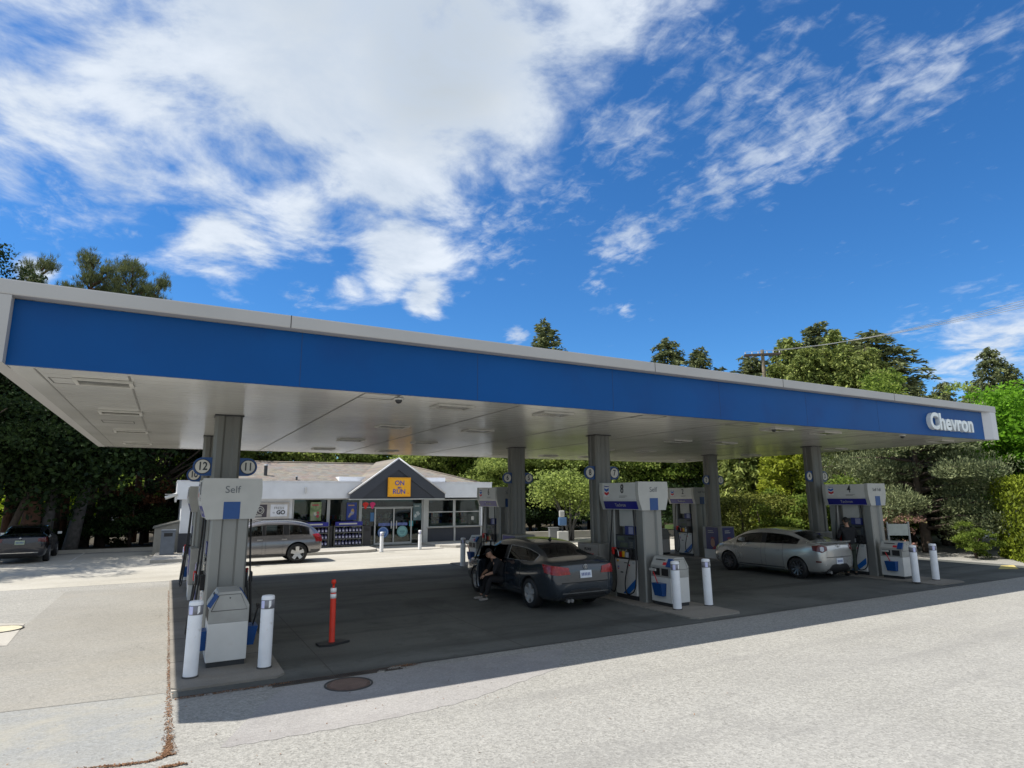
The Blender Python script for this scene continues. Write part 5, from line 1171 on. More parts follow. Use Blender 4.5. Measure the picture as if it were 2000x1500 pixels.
def head(M, parent, hair, cap):
    """head made from a shaped sphere: jaw, nose, ears, eyes; +y local is the face direction"""
    bm = bmesh.new(); bmesh.ops.create_uvsphere(bm, u_segments=24, v_segments=18, radius=1)
    for v in bm.verts:
        x, y, z = v.co
        w = .076*(1-.16*max(0, -z)); x2 = x*w; z2 = z*.115; y2 = y*.093*(1-.1*max(0, -z))
        if z < -.2 and y > 0: y2 += .012*min(1, (-z-.2)*2)
        if y > .75 and abs(x) < .25 and -.35 < z < .12: y2 += .022*(1-abs(x)/.25)*(1-abs(z+.18)/.35)     # nose
        if y > .6 and abs(abs(x)-.38) < .18 and abs(z-.06) < .12: y2 -= .007                           # eye sockets
        v.co = (x2, y2, z2)
    vs = [v.co.copy() for v in bm.verts]; fs = [[q.index for q in f.verts] for f in bm.faces]; bm.free()
    b = B(M); b.add(vs, fs, 0, True); h = b.build('head', SKIN, parent)
    b = B(M)
    for s in (-1, 1): b.lathe([(0,-.012),(.022,-.008),(.026,.004),(.012,.012),(0,.012)], 'x', 10, (s*.078,-.005,.0))
    b.build('ear', SKIN, h)
    b = B(M)
    for s in (-1, 1): b.lathe([(0,-.004),(.009,-.002),(.009,.003),(0,.004)], 'y', 10, (s*.03,.082,.010))
    b.build('eye', DARK, h)
    b = B(M); b.box(-.022,.022,.083,.09,-.052,-.045); b.build('mouth', mat('lip', (.3,.1,.08), .5), h)
    # hair shell
    b = B(M); vs2 = [(x*1.06, y*1.06-.004, z*1.05+.003) for x, y, z in vs]
    keep = [f for f in fs if all(((vs[i][2] > .045) or (vs[i][1] < -.02 and vs[i][2] > -.06)) for i in f)]
    b.add(vs2, keep, 0, True); b.build('hair', hair, parent, True)
    b = B(M); vs3 = [(x*1.13, y*1.12-.004, z*1.12+.006) for x, y, z in vs]; keep = [f for f in fs if all(vs[i][2] > .038 for i in f)]
    b.add(vs3, keep, 0, True); b.add([(-.07,.07,.05),(.07,.07,.05),(.055,.165,.042),(-.055,.165,.042),(-.07,.07,.058),(.07,.07,.058),(.055,.165,.049),(-.055,.165,.049)], [(0,3,2,1),(4,5,6,7),(3,7,6,2),(0,4,7,3),(1,2,6,5)])
    b.build('cap', cap, parent, True)
def hand(parent, wrist, dirv, palm_n, side, curl=.5):
    """palm + 4 fingers + thumb as one skinned surface"""
    w = Vector(wrist); d = Vector(dirv).normalized(); n_ = Vector(palm_n); n_ = (n_-d*n_.dot(d)).normalized(); s_ = d.cross(n_)*side
    nodes = [(w, .024), (w+d*.045, (.036,.018))]; edges = [(0, 1)]
    for k, (o_, L_) in enumerate(((-.030,.068),(-.010,.078),(.011,.072),(.030,.056))):
        base = w+d*.085+s_*o_; i0 = len(nodes); nodes.append((base, .011)); edges.append((1, i0)); p = base; a = curl*.35
        for q in range(3):
            a += curl*.5; dd = d*math.cos(a)+n_*math.sin(a); p = p+dd*L_*(.42, .32, .26)[q]; nodes.append((p, .0095-.001*q)); edges.append((len(nodes)-2, len(nodes)-1))
    i0 = len(nodes); p = w+d*.035-s_*.035+n_*.005; nodes.append((p, .012)); edges.append((1, i0))
    p2 = p+(d*.7-s_*.6+n_*.35).normalized()*.035; nodes.append((p2, .011)); edges.append((i0, i0+1)); nodes.append((p2+(d*.9-s_*.1+n_*.4).normalized()*.028, .009)); edges.append((i0+1, i0+2))
    return skin('hand', nodes, edges, SKIN, parent, 0, 1)
def person(label, loc, rz, J, jacket, trousers, shoes, hair, cap, look, group='people at the pumps'):
    t = thing('person', label, 'person', loc, rz, group); V = {k: Vector(v) for k, v in J.items() if isinstance(v, tuple)}
    mid = lambda a, b_, f: V[a].lerp(V[b_], f)
    nodes = [(V['pelvis'], (.15,.11)), (mid('pelvis','chest',.45), (.135,.10)), (V['chest'], (.165,.115)), (V['neck'], .060), (V['neck'].lerp(V['head'], .55), .052)]
    edges = [(0,1),(1,2),(2,3),(3,4)]
    def chain(start, keys, rs):
        prev = start
        for k, r in zip(keys, rs): nodes.append((V[k] if isinstance(k, str) else k, r)); edges.append((prev, len(nodes)-1)); prev = len(nodes)-1
    for s in ('l', 'r'):
        chain(2, [s+'sh', mid(s+'sh', s+'el', .5), s+'el', mid(s+'el', s+'wr', .35), s+'wr'], [.062,.050,.040,.038,.025])
        chain(0, [s+'hip', mid(s+'hip', s+'kn', .5), s+'kn', mid(s+'kn', s+'an', .35), s+'an'], [.088,.075,.055,.054,.036])
    skin('body', nodes, edges, SKIN, t)
    # jacket: torso and sleeves, slightly larger than the body
    jn = [(V['pelvis'].lerp(V['chest'], -.12), (.185,.145)), (V['pelvis'].lerp(V['chest'], .3), (.18,.14)), (V['chest'], (.205,.15)), (V['neck'].lerp(V['chest'], .22), .085)]; je = [(0,1),(1,2),(2,3)]
    cuff = J.get('cuff', 1.0)
    for s in ('l', 'r'):
        prev = 2; c = V[s+'el'].lerp(V[s+'wr'], .93*cuff) 
        for p, r in ((V[s+'sh'], .082), (mid(s+'sh', s+'el', .5), .070), (V[s+'el'], .060), (V[s+'el'].lerp(c, .5), .055), (c, .044)):
            jn.append((p, r)); je.append((prev, len(jn)-1)); prev = len(jn)-1
    skin('jacket', jn, je, jacket, t)
    tn = [(V['pelvis'], (.168,.13))]; te = []
    for s in ('l', 'r'):
        prev = 0
        for p, r in ((V[s+'hip'], .104), (mid(s+'hip', s+'kn', .5), .092), (V[s+'kn'], .074), (mid(s+'kn', s+'an', .5), .068), (V[s+'an'].lerp(V[s+'kn'], .06), .06)):
            tn.append((p, r)); te.append((prev, len(tn)-1)); prev = len(tn)-1
    skin('trousers', tn, te, trousers, t)
    for s, sd in (('l', -1), ('r', 1)):
        an, to = V[s+'an'], V[s+'toe']
        skin('shoe', [(an+Vector((0,0,-.02)), .045), (Vector((an.x, an.y, .045))-(to-an).normalized()*.05*Vector((1,1,0)), .042), (Vector(((an.x+to.x)/2, (an.y+to.y)/2, .042)), (.045,.038)), (Vector((to.x, to.y, .035)), (.04,.03))], [(0,1),(1,2),(2,3)], shoes, t, 0, 2)
        hd = (V[s+'wr']-V[s+'el']).normalized(); hand(t, V[s+'wr'], hd, V[s+'palm'], sd, J.get('curl', .6))
    lk = Vector(look); yv = (lk-V['up']*lk.dot(V['up'])).normalized(); up = V['up'].normalized(); xv = yv.cross(up)
    h = V['head']; head(Matrix(((xv.x,yv.x,up.x,h.x),(xv.y,yv.y,up.y,h.y),(xv.z,yv.z,up.z,h.z),(0,0,0,1))), t, hair, cap)
    return t
CLOTH = lambda n_, c: mat(n_, c, .9, 0, .2, 12, bump=.4, bscale=25)
HAIR = mat('hair_dark', (.02,.015,.012), .7, 0, .3, 30)
# standing customer at pump 4, back to the viewer, operating the pump
person('person in a dark jacket, olive trousers and cap, back turned, standing at pump 4', (18.93, 12.25, .004), rad(-35),
  dict(pelvis=(0,0,.95), chest=(0,.03,1.32), neck=(0,.04,1.52), head=(0,.09,1.67), up=(0,.25,1), lsh=(-.19,.03,1.44), lel=(-.28,.08,1.17), lwr=(-.20,.30,1.12), rsh=(.19,.03,1.44), rel=(.27,.10,1.19), rwr=(.20,.34,1.22),
       lhip=(-.095,0,.90), lkn=(-.11,.03,.50), lan=(-.12,-.02,.09), ltoe=(-.15,.15,.03), rhip=(.095,0,.90), rkn=(.11,.05,.50), ran=(.13,.02,.09), rtoe=(.17,.19,.03), lpalm=(.6,0,-.6), rpalm=(-.6,0,-.6), curl=.7),
  CLOTH('jacket_black', (.014,.014,.016)), CLOTH('trousers_olive', (.035,.045,.035)), CLOTH('shoe_black', (.015,.015,.015)), HAIR, CLOTH('cap_black', (.012,.012,.012)), (0,.9,-.4))
# seated driver leaning out of the open door of the dark sedan; local +y faces out of the car
person('person in black with a cap, sitting sideways in the open car door', (7.62, 14.05, .004), rad(78),
  dict(pelvis=(0,.05,.52), chest=(.02,.26,.84), neck=(.02,.38,1.0), head=(.03,.47,1.11), up=(0,.45,1), lsh=(-.18,.30,.93), lel=(-.26,.42,.68), lwr=(-.12,.62,.60), rsh=(.19,.32,.93), rel=(.30,.44,.68), rwr=(.14,.66,.58),
       lhip=(-.09,.08,.48), lkn=(-.16,.50,.50), lan=(-.15,.60,.10), ltoe=(-.18,.78,.03), rhip=(.09,.08,.48), rkn=(.15,.50,.52), ran=(.12,.66,.10), rtoe=(.14,.84,.03), lpalm=(.5,0,-.7), rpalm=(-.5,0,-.7), curl=.6, cuff=.12),
  CLOTH('jacket_black', (.014,.014,.016)), CLOTH('trousers_black', (.012,.012,.014)), CLOTH('shoe_grey', (.3,.28,.26)), HAIR, CLOTH('cap_black', (.012,.012,.012)), (-.2,.9,-.25))

# ================================================================ TREES
L_MAPLE = leaf_mat('leaf_maple', (.07,.17,.012), (.22,.44,.03), .5)
L_MID = leaf_mat('leaf_mid_green', (.06,.11,.016), (.27,.35,.06), .5)
L_PALE = leaf_mat('leaf_pale_green', (.12,.17,.04), (.42,.50,.13), .5)
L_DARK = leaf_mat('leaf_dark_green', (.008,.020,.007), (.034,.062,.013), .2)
L_GOLD = leaf_mat('leaf_gold_green', (.15,.19,.02), (.42,.47,.05), .45)
L_FIR = leaf_mat('needle_fir', (.06,.08,.035), (.23,.25,.10), .25)
L_CEDAR = leaf_mat('needle_cedar', (.08,.115,.025), (.33,.37,.10), .25)
L_PINE = leaf_mat('needle_pine', (.05,.07,.03), (.22,.24,.09), .2)
L_JUN = leaf_mat('needle_juniper', (.09,.115,.055), (.28,.31,.15), .25)
L_RUST = leaf_mat('leaf_rusty', (.05,.02,.01), (.16,.07,.03), .2)
L_LIME = leaf_mat('leaf_lime', (.16,.25,.01), (.45,.55,.04), .5)

def unit(v): return v/np.maximum(np.linalg.norm(v, axis=-1, keepdims=True), 1e-9)
def leaves(name, c, m, L_=.16, W_=.10, up=.5, rng=None, axis=None):
    n = len(c); nrm = unit(rng.normal(size=(n, 3))+np.array([0, 0, up]))
    a = rng.normal(size=(n, 3)) if axis is None else axis+rng.normal(size=(n, 3))*.25
    a = unit(a-nrm*(a*nrm).sum(1, keepdims=True)); sd = np.cross(nrm, a)
    k = rng.uniform(.65, 1.35, n)
    return quads_mesh(name, c, a, sd, L_*k, W_*k, m)
def attach(t, name, me):
    o = bpy.data.objects.new(name, me); C.objects.link(o); o.parent = t; return o
def broad(name, label, h, r, seed, n, m, lm=.2, trunk_h=.3, bark=BARK, nclump=70, squash=.5, group='trees around the forecourt', low=.12, cl=1., W_=None):
    rng = np.random.default_rng(seed); t = thing(name, label, 'tree', group=group)
    zc = h*(1+low)/2; rz = h*(1-low)/2
    d = unit(rng.normal(size=(nclump, 3))); rr = rng.uniform(.35, 1., nclump)**.6
    lob = 1+.22*np.sin(3*np.arctan2(d[:, 1], d[:, 0])+seed)+.15*rng.normal(size=nclump)
    cc = d*rr[:, None]*lob[:, None]*np.array([r, r, rz]); cc[:, 2] += zc; cc[:, 2] = np.clip(cc[:, 2], h*low, h*.97)
    cr = rng.uniform(.14, .30, nclump)*r*cl
    idx = rng.choice(nclump, n, p=cr**2/np.sum(cr**2)); q = unit(rng.normal(size=(n, 3))); q[:, 2] = np.where(q[:, 2] < -.2, -q[:, 2]*.5, q[:, 2])
    c = cc[idx]+q*(cr[idx]*rng.uniform(.55, 1.08, n))[:, None]*np.array([1.15, 1.15, .75]); c += rng.normal(size=c.shape)*.05
    attach(t, 'crown', leaves('crown', c, m, lm, W_ or lm*.62, .6, rng))
    b = B(); r0 = max(.1, h*.018)
    b.tube([(0,0,0),(rng.normal()*.1,rng.normal()*.1,h*trunk_h),(rng.normal()*.25,rng.normal()*.25,h*.62),(0,0,h*.85)], [r0*1.3, r0, r0*.6, r0*.2], 8)
    for k in range(0, nclump, 4):
        e = cc[k]; z0 = min(e[2]*.75, h*.6)*rng.uniform(.6, .95); b.tube([(0,0,z0),(e[0]*.5,e[1]*.5,z0+(e[2]-z0)*.45+.1),tuple(e)], [r0*.5, r0*.3, r0*.08], 5)
    b.build('trunk', bark, t); return t
def conifer(name, label, h, r, seed, n, m, spray=.34, droop=.25, base=.08, power=.8, irr=.35, bark=BARK, group='conifers around the forecourt', flat=.25):
    rng = np.random.default_rng(seed); t = thing(name, label, 'tree', group=group)
    zs = np.arange(h*base, h*.985, .42); C_, A_ = [], []; br = []
    for z in zs:
        f = (z/h-base)/(1-base); Lm = r*(1-f)**power+.12; nb = rng.integers(5, 8); a0 = rng.random()*6.28
        for k in range(nb):
            a = a0+k*2*PI/nb+rng.normal()*.25; L_ = Lm*rng.uniform(1-irr, 1+irr*.6); br.append((z+rng.normal()*.1, a, L_))
    tot = sum(x[2] for x in br)
    b = B(); b.tube([(0,0,0),(0,0,h*.5),(0,0,h*.99)], [h*.017+.05, h*.011, .01], 8)
    for (z, a, L_) in br:
        k = max(6, int(n*L_/tot)); s = rng.uniform(.08, 1., k)**.75; lift = .18*L_
        x = s*L_; zz = z+lift*s-droop*L_*s**2*1.4; w = (1-s*.65)*L_*flat+.06
        lat = rng.uniform(-1, 1, k)*w; hang = -np.abs(rng.normal(size=k))*.10*(1+droop*3)
        dx, dy = math.cos(a), math.sin(a)
        C_.append(np.stack([x*dx-lat*dy, x*dy+lat*dx, zz+hang], 1))
        ax = np.stack([dx*np.ones(k)-dy*np.sign(lat)*.7, dy*np.ones(k)+dx*np.sign(lat)*.7, -.15-droop*1.6*s], 1); A_.append(ax)
        if L_ > .8: b.tube([(0,0,z),(dx*L_*.5,dy*L_*.5,z+lift*.5-droop*L_*.35),(dx*L_*.9,dy*L_*.9,z+lift*.9-droop*L_*1.13)], [.035,.022,.006], 4)
    c = np.concatenate(C_); ax = unit(np.concatenate(A_)); nrm = unit(rng.normal(size=c.shape)*.95+np.array([0, 0, .8])); c = c+rng.normal(size=c.shape)*np.array([.05,.05,.11]); a = unit(ax-nrm*(ax*nrm).sum(1, keepdims=True)); k = rng.uniform(.6, 1.3, len(c))
    attach(t, 'crown', quads_mesh('crown', c, a, np.cross(nrm, a), spray*k, spray*.36*k, m)); b.build('trunk', bark, t); return t
def pine(name, label, h, r, seed, nt, m, bl=.30, bark=BARKR, low=.45, flat=.35, group='pines around the forecourt', upt=.9, nl=40, nb=9, W_=.035):
    """limbs carrying tufts of long needles"""
    rng = np.random.default_rng(seed); t = thing(name, label, 'tree', group=group); b = B()
    r0 = h*.016+.05; b.tube([(0,0,0),(.1,.05,h*.4),(-.05,.1,h*.75),(0,0,h*.93)], [r0*1.3, r0, r0*.7, r0*.2], 9); cc = []
    for k in range(nl):
        f = rng.random(); z = h*(low+(1-low)*f*.95); a = rng.random()*2*PI; L_ = r*(1-f**2.2*.72)*rng.uniform(.45, 1.08); e = np.array([math.cos(a)*L_, math.sin(a)*L_, z+L_*.22*rng.uniform(.2, 1.4)])
        b.tube([(0,0,z-.2),(e[0]*.5,e[1]*.5,z+L_*.05),tuple(e)], [r0*.35, r0*.22, .015], 5)
        for q in range(nt//nl):
            s = rng.uniform(.45, 1.06); p = np.array([e[0]*s, e[1]*s, z+(e[2]-z)*s])+rng.normal(size=3)*np.array([r*.10, r*.10, r*.10*flat+.06]); cc.append(p)
    cc = np.array(cc); n = len(cc)*nb; base = np.repeat(cc, nb, 0); d = unit(rng.normal(size=(n, 3))*.75+np.array([0, 0, upt])+unit(base*np.array([1, 1, 0]))*.35)
    c = base+d*bl*.5; sd = unit(np.cross(d, rng.normal(size=(n, 3)))); k = rng.uniform(.7, 1.2, n)
    attach(t, 'crown', quads_mesh('crown', c, d, sd, bl*k, W_*2*k, m)); b.build('trunk', bark, t); return t
def hedge(name, label, sx, sy, h, seed, n, m, lm=.1, axis_up=True, group='hedges and shrubs', cat='hedge', wav=.12, round_=.0):
    rng = np.random.default_rng(seed); t = thing(name, label, cat, group=group)
    u = rng.uniform(-1, 1, (n, 3)); face = rng.integers(0, 3, n); k = np.arange(n); u[k, face] = np.sign(u[k, face])*rng.uniform(.82, 1.04, n)
    if round_: s = np.linalg.norm(u, axis=1, keepdims=True); u = u*(1-round_)+u/s*round_*1.02
    p = u*np.array([sx/2, sy/2, h/2])+np.array([0, 0, h/2]); w = np.sin(p[:, 0]*3.1+seed)*np.sin(p[:, 2]*2.3)+np.sin(p[:, 1]*4+1); p[:, :2] *= (1+wav*.3*w)[:, None]; p += rng.normal(size=p.shape)*wav*.35; p[:, 2] = np.abs(p[:, 2])
    attach(t, 'foliage', leaves('foliage', p, m, lm*1.5, lm*.75, .1, rng, np.array([0, 0, 1.3]) if axis_up else None))
    b = B(); 
    for i in range(5): x = (i-2)*sx/6; b.tube([(x,0,0),(x+.1,0,h*.5),(x,.05,h*.85)], [.06,.04,.01], 5)
    b.build('stem', BARK, t); return t
def put(o, u, dist, hs=1., rz=0., ws=None, lab=None, new=True, group=None):
    x, y = Pd(u, dist)
    if new: o = copy_tree(o)
    o.location = (x, y, 0); o.rotation_euler = (0, 0, rz); o.scale = (ws or hs, ws or hs, hs)
    if lab: o['label'] = lab
    if group: o['group'] = group
    return o
R_ = random.Random(21)
def rr(): return R_.uniform(0, 6.28)
# --- prototypes (first use is the prototype itself)
fir = conifer('fir_tree', '', 17, 4.2, 1, 22000, L_FIR, .40, .16, .1, .6, .45)
fir2 = conifer('fir_tree', '', 17, 3.8, 2, 19000, L_FIR, .40, .02, .1, .62, .6)
ced = conifer('cedar_tree', '', 16, 4.4, 3, 34000, L_CEDAR, .40, .32, .04, .5, .25)
ced2 = conifer('cedar_tree', '', 15, 4.2, 4, 30000, L_CEDAR, .38, .40, .03, .52, .3)
pin = pine('pine_tree', '', 17, 3.5, 5, 2300, L_PINE, .42, low=.5, nb=13, W_=.014, upt=1.3, nl=46)
dec = broad('broadleaf_tree', '', 11, 4.6, 6, 26000, L_MID, .22)
dec2 = broad('broadleaf_tree', '', 10, 4.2, 7, 26000, L_PALE, .20, nclump=90)
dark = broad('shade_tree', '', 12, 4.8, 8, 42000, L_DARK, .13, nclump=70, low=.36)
map_ = broad('maple_tree', '', 9.5, 4.6, 9, 30000, L_MAPLE, .20, nclump=80, low=.08)
lime = broad('lime_shrub', '', 4.2, 2.2, 10, 9000, L_LIME, .14, nclump=40, low=.02, group='hedges and shrubs')
shr = broad('green_shrub', '', 3.0, 1.9, 11, 9000, L_MID, .13, nclump=36, low=.02, group='hedges and shrubs')
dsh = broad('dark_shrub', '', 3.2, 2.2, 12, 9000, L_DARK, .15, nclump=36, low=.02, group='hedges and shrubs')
for o in (lime, shr, dsh): o['category'] = 'shrub'

# --- far tree tops seen above the canopy
def top(o, u, v, dist, h0, lab, new=True, ws=None, group=None, name=None):
    h = Zd(u, v, dist); q = put(o, u, dist, h/h0, rr(), ws or h/h0, lab, new, group); return q
top(fir2, 1068, 622, 62, 17, 'lone fir top above the middle of the canopy', False, 1.45)
top(fir, 1318, 655, 62, 17, 'left of two fir tops right of the canopy middle', False, 1.3)
top(fir2, 1382, 672, 64, 17, 'right of two fir tops right of the canopy middle', True, 1.35)
top(fir, 1488, 688, 66, 17, 'fir top just behind the utility pole', ws=1.5)
top(ced, 1565, 650, 56, 16, 'tall light green cedar at the left of the tall clump right of the pole', False)
top(fir, 1628, 620, 62, 17, 'tallest dark fir top in the clump right of the pole', ws=1.5)
top(ced2, 1660, 636, 56, 15, 'tall cedar in the middle of the clump right of the pole', False)
top(ced, 1605, 668, 51, 16, 'front cedar of the clump right of the pole')
top(fir2, 1695, 655, 60, 17, 'slim fir between the cedars of the tall clump', ws=1.5)
top(fir, 1738, 633, 58, 17, 'dark fir at the right of the tall clump', ws=1.6)
for q_, (u_, v_, d_) in enumerate(((1540,700,53),(1585,690,50),(1635,672,52),(1678,665,51),(1722,668,54))): top((ced, ced2)[q_ % 2], u_, v_, d_, (16, 15)[q_ % 2], 'green cedar filling the tall clump, '+['at its left edge','left of its middle','below its tallest fir','right of its middle','before its right dark fir'][q_])
top(ced2, 1705, 690, 50, 15, 'lower cedar at the right front of the tall clump')
top(ced, 1755, 715, 52, 16, 'dull green cedar ending the tall clump at right')
top(fir2, 1815, 728, 75, 17, 'ragged fir in the gap right of the tall clump')
top(fir, 1870, 738, 82, 17, 'pointed fir in the gap left of the bright maple')
top(ced2, 1845, 765, 75, 15, 'low far cedar in the gap left of the bright maple')
top(fir2, 1932, 738, 90, 17, 'small far fir top left of the tallest far fir')
top(fir, 1973, 668, 88, 17, 'tallest far fir at the right edge of the picture', ws=1.1)
top(fir2, 2010, 700, 88, 17, 'far fir cut by the right edge of the picture')
for k, (u, v) in enumerate(((1790,770),(1905,775),(1950,770))): top(ced, u, v, 70, 16, ['far low tree left in the gap by the maple','far low tree in the middle of the gap by the maple','far low tree behind the maple crown'][k])
# --- big pines at upper left
top(pin, 20, 490, 40, 17, 'tall pine whose top shows at the left edge above the canopy', False, .5)
top(pin, 128, 488, 42, 17, 'tall pine forming the left half of the wide clump above the canopy', ws=.68)
top(pin, 212, 500, 43, 17, 'tall pine forming the right half of the wide clump above the canopy', ws=.72)
top(pin, 268, 535, 44, 17, 'lower pine at the right end of the wide clump above the canopy', ws=.5)
# --- dark wood at left under the canopy edge
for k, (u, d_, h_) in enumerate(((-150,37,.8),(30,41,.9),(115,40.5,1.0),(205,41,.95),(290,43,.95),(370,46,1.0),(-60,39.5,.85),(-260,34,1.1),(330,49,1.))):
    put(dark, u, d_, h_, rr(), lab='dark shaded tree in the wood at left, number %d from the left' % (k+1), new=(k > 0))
labs = ['just beyond the left picture edge','left of the black sedan roof','behind the black sedan','below the left canopy corner','left of the beige shed','behind the left corner of the shop','at the left picture edge','far beyond the left picture edge','behind the beige shed']
i = 0
for o in C.objects:
    if o.name.startswith('shade_tree'): o['label'] = 'dark shaded tree in the wood '+labs[i]; i += 1
i = 0
for k, (u, d_, s_) in enumerate(((182,41,.65),(212,40.5,.8),(262,40,.85),(315,41,1.),(118,40,.3),(350,42,.9))):
    put(dsh, u, d_, s_, rr(), lab='dark green shrub behind the shaded kerb '+['right of the black sedan','below the leaning grey trunk','left of the bright gap','left of the beige shed','hidden by the black sedan','behind the beige shed'][k], new=(k > 0))
rs = put(broad('rusty_shrub', 'dark shrub with rusty brown leaves left of the beige shed', 3.6, 1.8, 31, 6000, L_RUST, .15, nclump=30, low=.3, group='hedges and shrubs'), 285, 41.5, 1., new=False); rs['category'] = 'shrub'
for k, (u, d_, s_) in enumerate(((92,58,1.5),(138,58,1.6),(20,60,1.6),(40,66,1.9))):
    put(lime, u, d_, s_, rr(), lab='sunlit lime green shrub glimpsed through the dark wood '+['between two trunks','right of the grey trunk','at the left edge','left of the reddish trunk'][k], new=(k > 0))
def trunk_(u0, v0, u1, v1, dist, r, m, lab):
    x0, y0 = Pd(u0, dist); x1, y1 = Pd(u1, dist); z1 = Zd(u1, v1, dist)
    t = thing('tree_trunk', lab, 'tree trunk', (x0, y0, 0), group='tall trunks in the dark wood'); p = [Vector((0,0,-.1)), Vector(((x1-x0)*.45,(y1-y0)*.45,z1*.4)), Vector((x1-x0,y1-y0,z1))]
    b = B(); b.tube(catmull(p, 5), [r*1.15-(r*.5)*k/10 for k in range(11)], 10); b.build('trunk', m, t)
    rg = np.random.default_rng(int(u0)+500); c = np.array([x1-x0, y1-y0, z1])+rg.normal(size=(5000, 3))*np.array([1.3, 1.3, 1.0]); attach(t, 'crown', leaves('crown', c, L_DARK, .26, .15, .3, rg))
trunk_(10,1085,75,900,37,.16,BARK,'thin black trunk leaning right behind the black sedan')
trunk_(64,1085,75,880,38,.42,BARKR,'thick reddish trunk behind the black sedan')
trunk_(95,1085,108,880,38,.27,BARKG,'straight grey trunk right of the reddish trunk')
trunk_(148,1085,176,860,39,.30,BARKG,'grey trunk leaning right toward the canopy corner')
trunk_(172,1085,190,850,41,.24,BARK,'dark trunk below the canopy corner')
trunk_(-40,1085,-50,850,38,.3,BARK,'dark trunk beyond the left picture edge')
# --- middle background behind the shop and pumps
specs = [(380,50,1.0,0),(460,50,1.05,0),(540,48,1.0,1),(610,50,.95,0),(680,48,1.0,1),(750,50,1.0,0),(830,48,1.0,1),(900,47,1.0,0),(960,44,.85,1),(1020,46,.9,0),(1085,48,.95,1),(1150,45,.85,1),(1215,44,.85,1),(1285,45,.9,1),(1350,44,.9,0),(1400,46,.95,0),(1470,46,.9,1),(1560,48,.85,0),(1640,46,.9,1),(1700,44,.9,0)]
nm_ = ['above the left end of the shop roof','above the roof vent','above the shingle roof left','above the shingle roof middle','left of the gable','behind the gable peak','right of the gable','above the right end of the shop','right of the shop corner','behind the number 6 plate','between the two middle columns','left of the number 8 plate','above pump 8','right of pump 8 header','above pump 2 header','left of the tall right column','behind the drooping cedar','behind the gold cypress','above pump 4 header','right of pump 4 header']
fd_, fp_ = True, True
for k, (u, d_, s_, kind) in enumerate(specs):
    o = (dec, dec2)[kind]; new = not (fd_ if kind == 0 else fp_)
    if kind == 0: fd_ = False
    else: fp_ = False
    put(o, u, d_, s_, rr(), lab=('mid green' if kind == 0 else 'pale green')+' leafy tree '+nm_[k], new=new)
for k, (u, d_, s_) in enumerate(((1035,42,1.1),(1100,43,1.0),(1165,42,1.1),(1225,42,1.),(1290,41,1.),(1350,42,1.),(990,42,.9),(1400,40,.9))):
    put(dsh, u, d_, s_, rr(), lab='dark undergrowth shrub '+['right of the back middle column','behind the air station','left of the front middle column','seen under the header reading 8','above the far white service unit','below the small header reading 2','right of the shop corner','left of the round golden shrub'][k])
# multi-stem tree with pale leaves
t = thing('broadleaf_tree', 'small many-stemmed tree with pale leaves between the middle columns', 'tree', (*Pd(1112, 36.5), 0), group='trees around the forecourt'); rg = np.random.default_rng(77)
b = B(); cl = []
for k in range(9):
    a = k*.7; e = np.array([math.cos(a)*rg.uniform(.6,1.9), math.sin(a)*rg.uniform(.6,1.5), rg.uniform(2.6,4.0)]); b.tube(catmull([(rg.normal()*.1,rg.normal()*.1,0),(e[0]*.25,e[1]*.25,1.1),(e[0]*.7,e[1]*.7,2.2),tuple(e)], 4), [.07-.0045*q for q in range(13)], 6); cl += [e, e*np.array([1.1,1.1,.85])]
b.build('trunk', BARKG, t); cl = np.array(cl+[c_+rg.normal(size=3)*.4 for c_ in cl]); n = 7000; c = cl[rg.integers(0, len(cl), n)]+rg.normal(size=(n, 3))*np.array([.5,.5,.28]); attach(t, 'crown', leaves('crown', c, L_PALE, .16, .11, 1., rg))
# drooping cedar, gold cypress, round golden shrub and hedges at right
q = put(conifer('cedar_tree', 'drooping pale cedar right of the far right column', 8.5, 2.4, 41, 16000, L_CEDAR, .36, .55, .02, .6, .3), 1452, 37, 1., new=False)
q = put(conifer('cypress_tree', 'bright yellow green cypress left of the near right column', 6.6, 2.1, 42, 18000, L_GOLD, .24, -.1, .02, .55, .12), 1545, 35, 1., new=False)
q = put(hedge('golden_shrub', 'large rounded yellow green clipped shrub behind the silver sedan', 4.8, 3.2, 2.5, 43, 16000, leaf_mat('leaf_gold_olive', (.07,.09,.012), (.24,.25,.05), .3), .09, False, cat='shrub', round_=.75, wav=.25), 1475, 33, 1., rz=-.6, new=False)
for k, (u, d_, s_) in enumerate(((1540,34,.9),(1590,33,1.),(1632,34,1.),(1680,35,1.1))): put(shr, u, d_, s_, rr(), lab='mid green shrub '+['right of the round golden shrub','left of the person at pump 4','behind the person at pump 4','behind pump 4'][k], new=(k > 0))
pk_ = leaf_mat('blossom_pink', (.12,.14,.04), (.6,.32,.28), .3)
q = put(broad('flowering_shrub', 'shrub with pinkish flowers between pump 4 and the white sign', 2.1, 1.2, 44, 4000, pk_, .10, nclump=20, low=.02, group='hedges and shrubs'), 1718, 31, 1., new=False); q['category'] = 'shrub'
q = put(hedge('cedar_hedge', 'upright yellow green clipped cedar hedge at the right edge', 1.9, 4.5, 3.1, 45, 15000, leaf_mat('leaf_cedar_lime', (.07,.10,.008), (.22,.27,.02), .3), .10, True), 2032, 30.5, 1., rz=-.9, new=False)
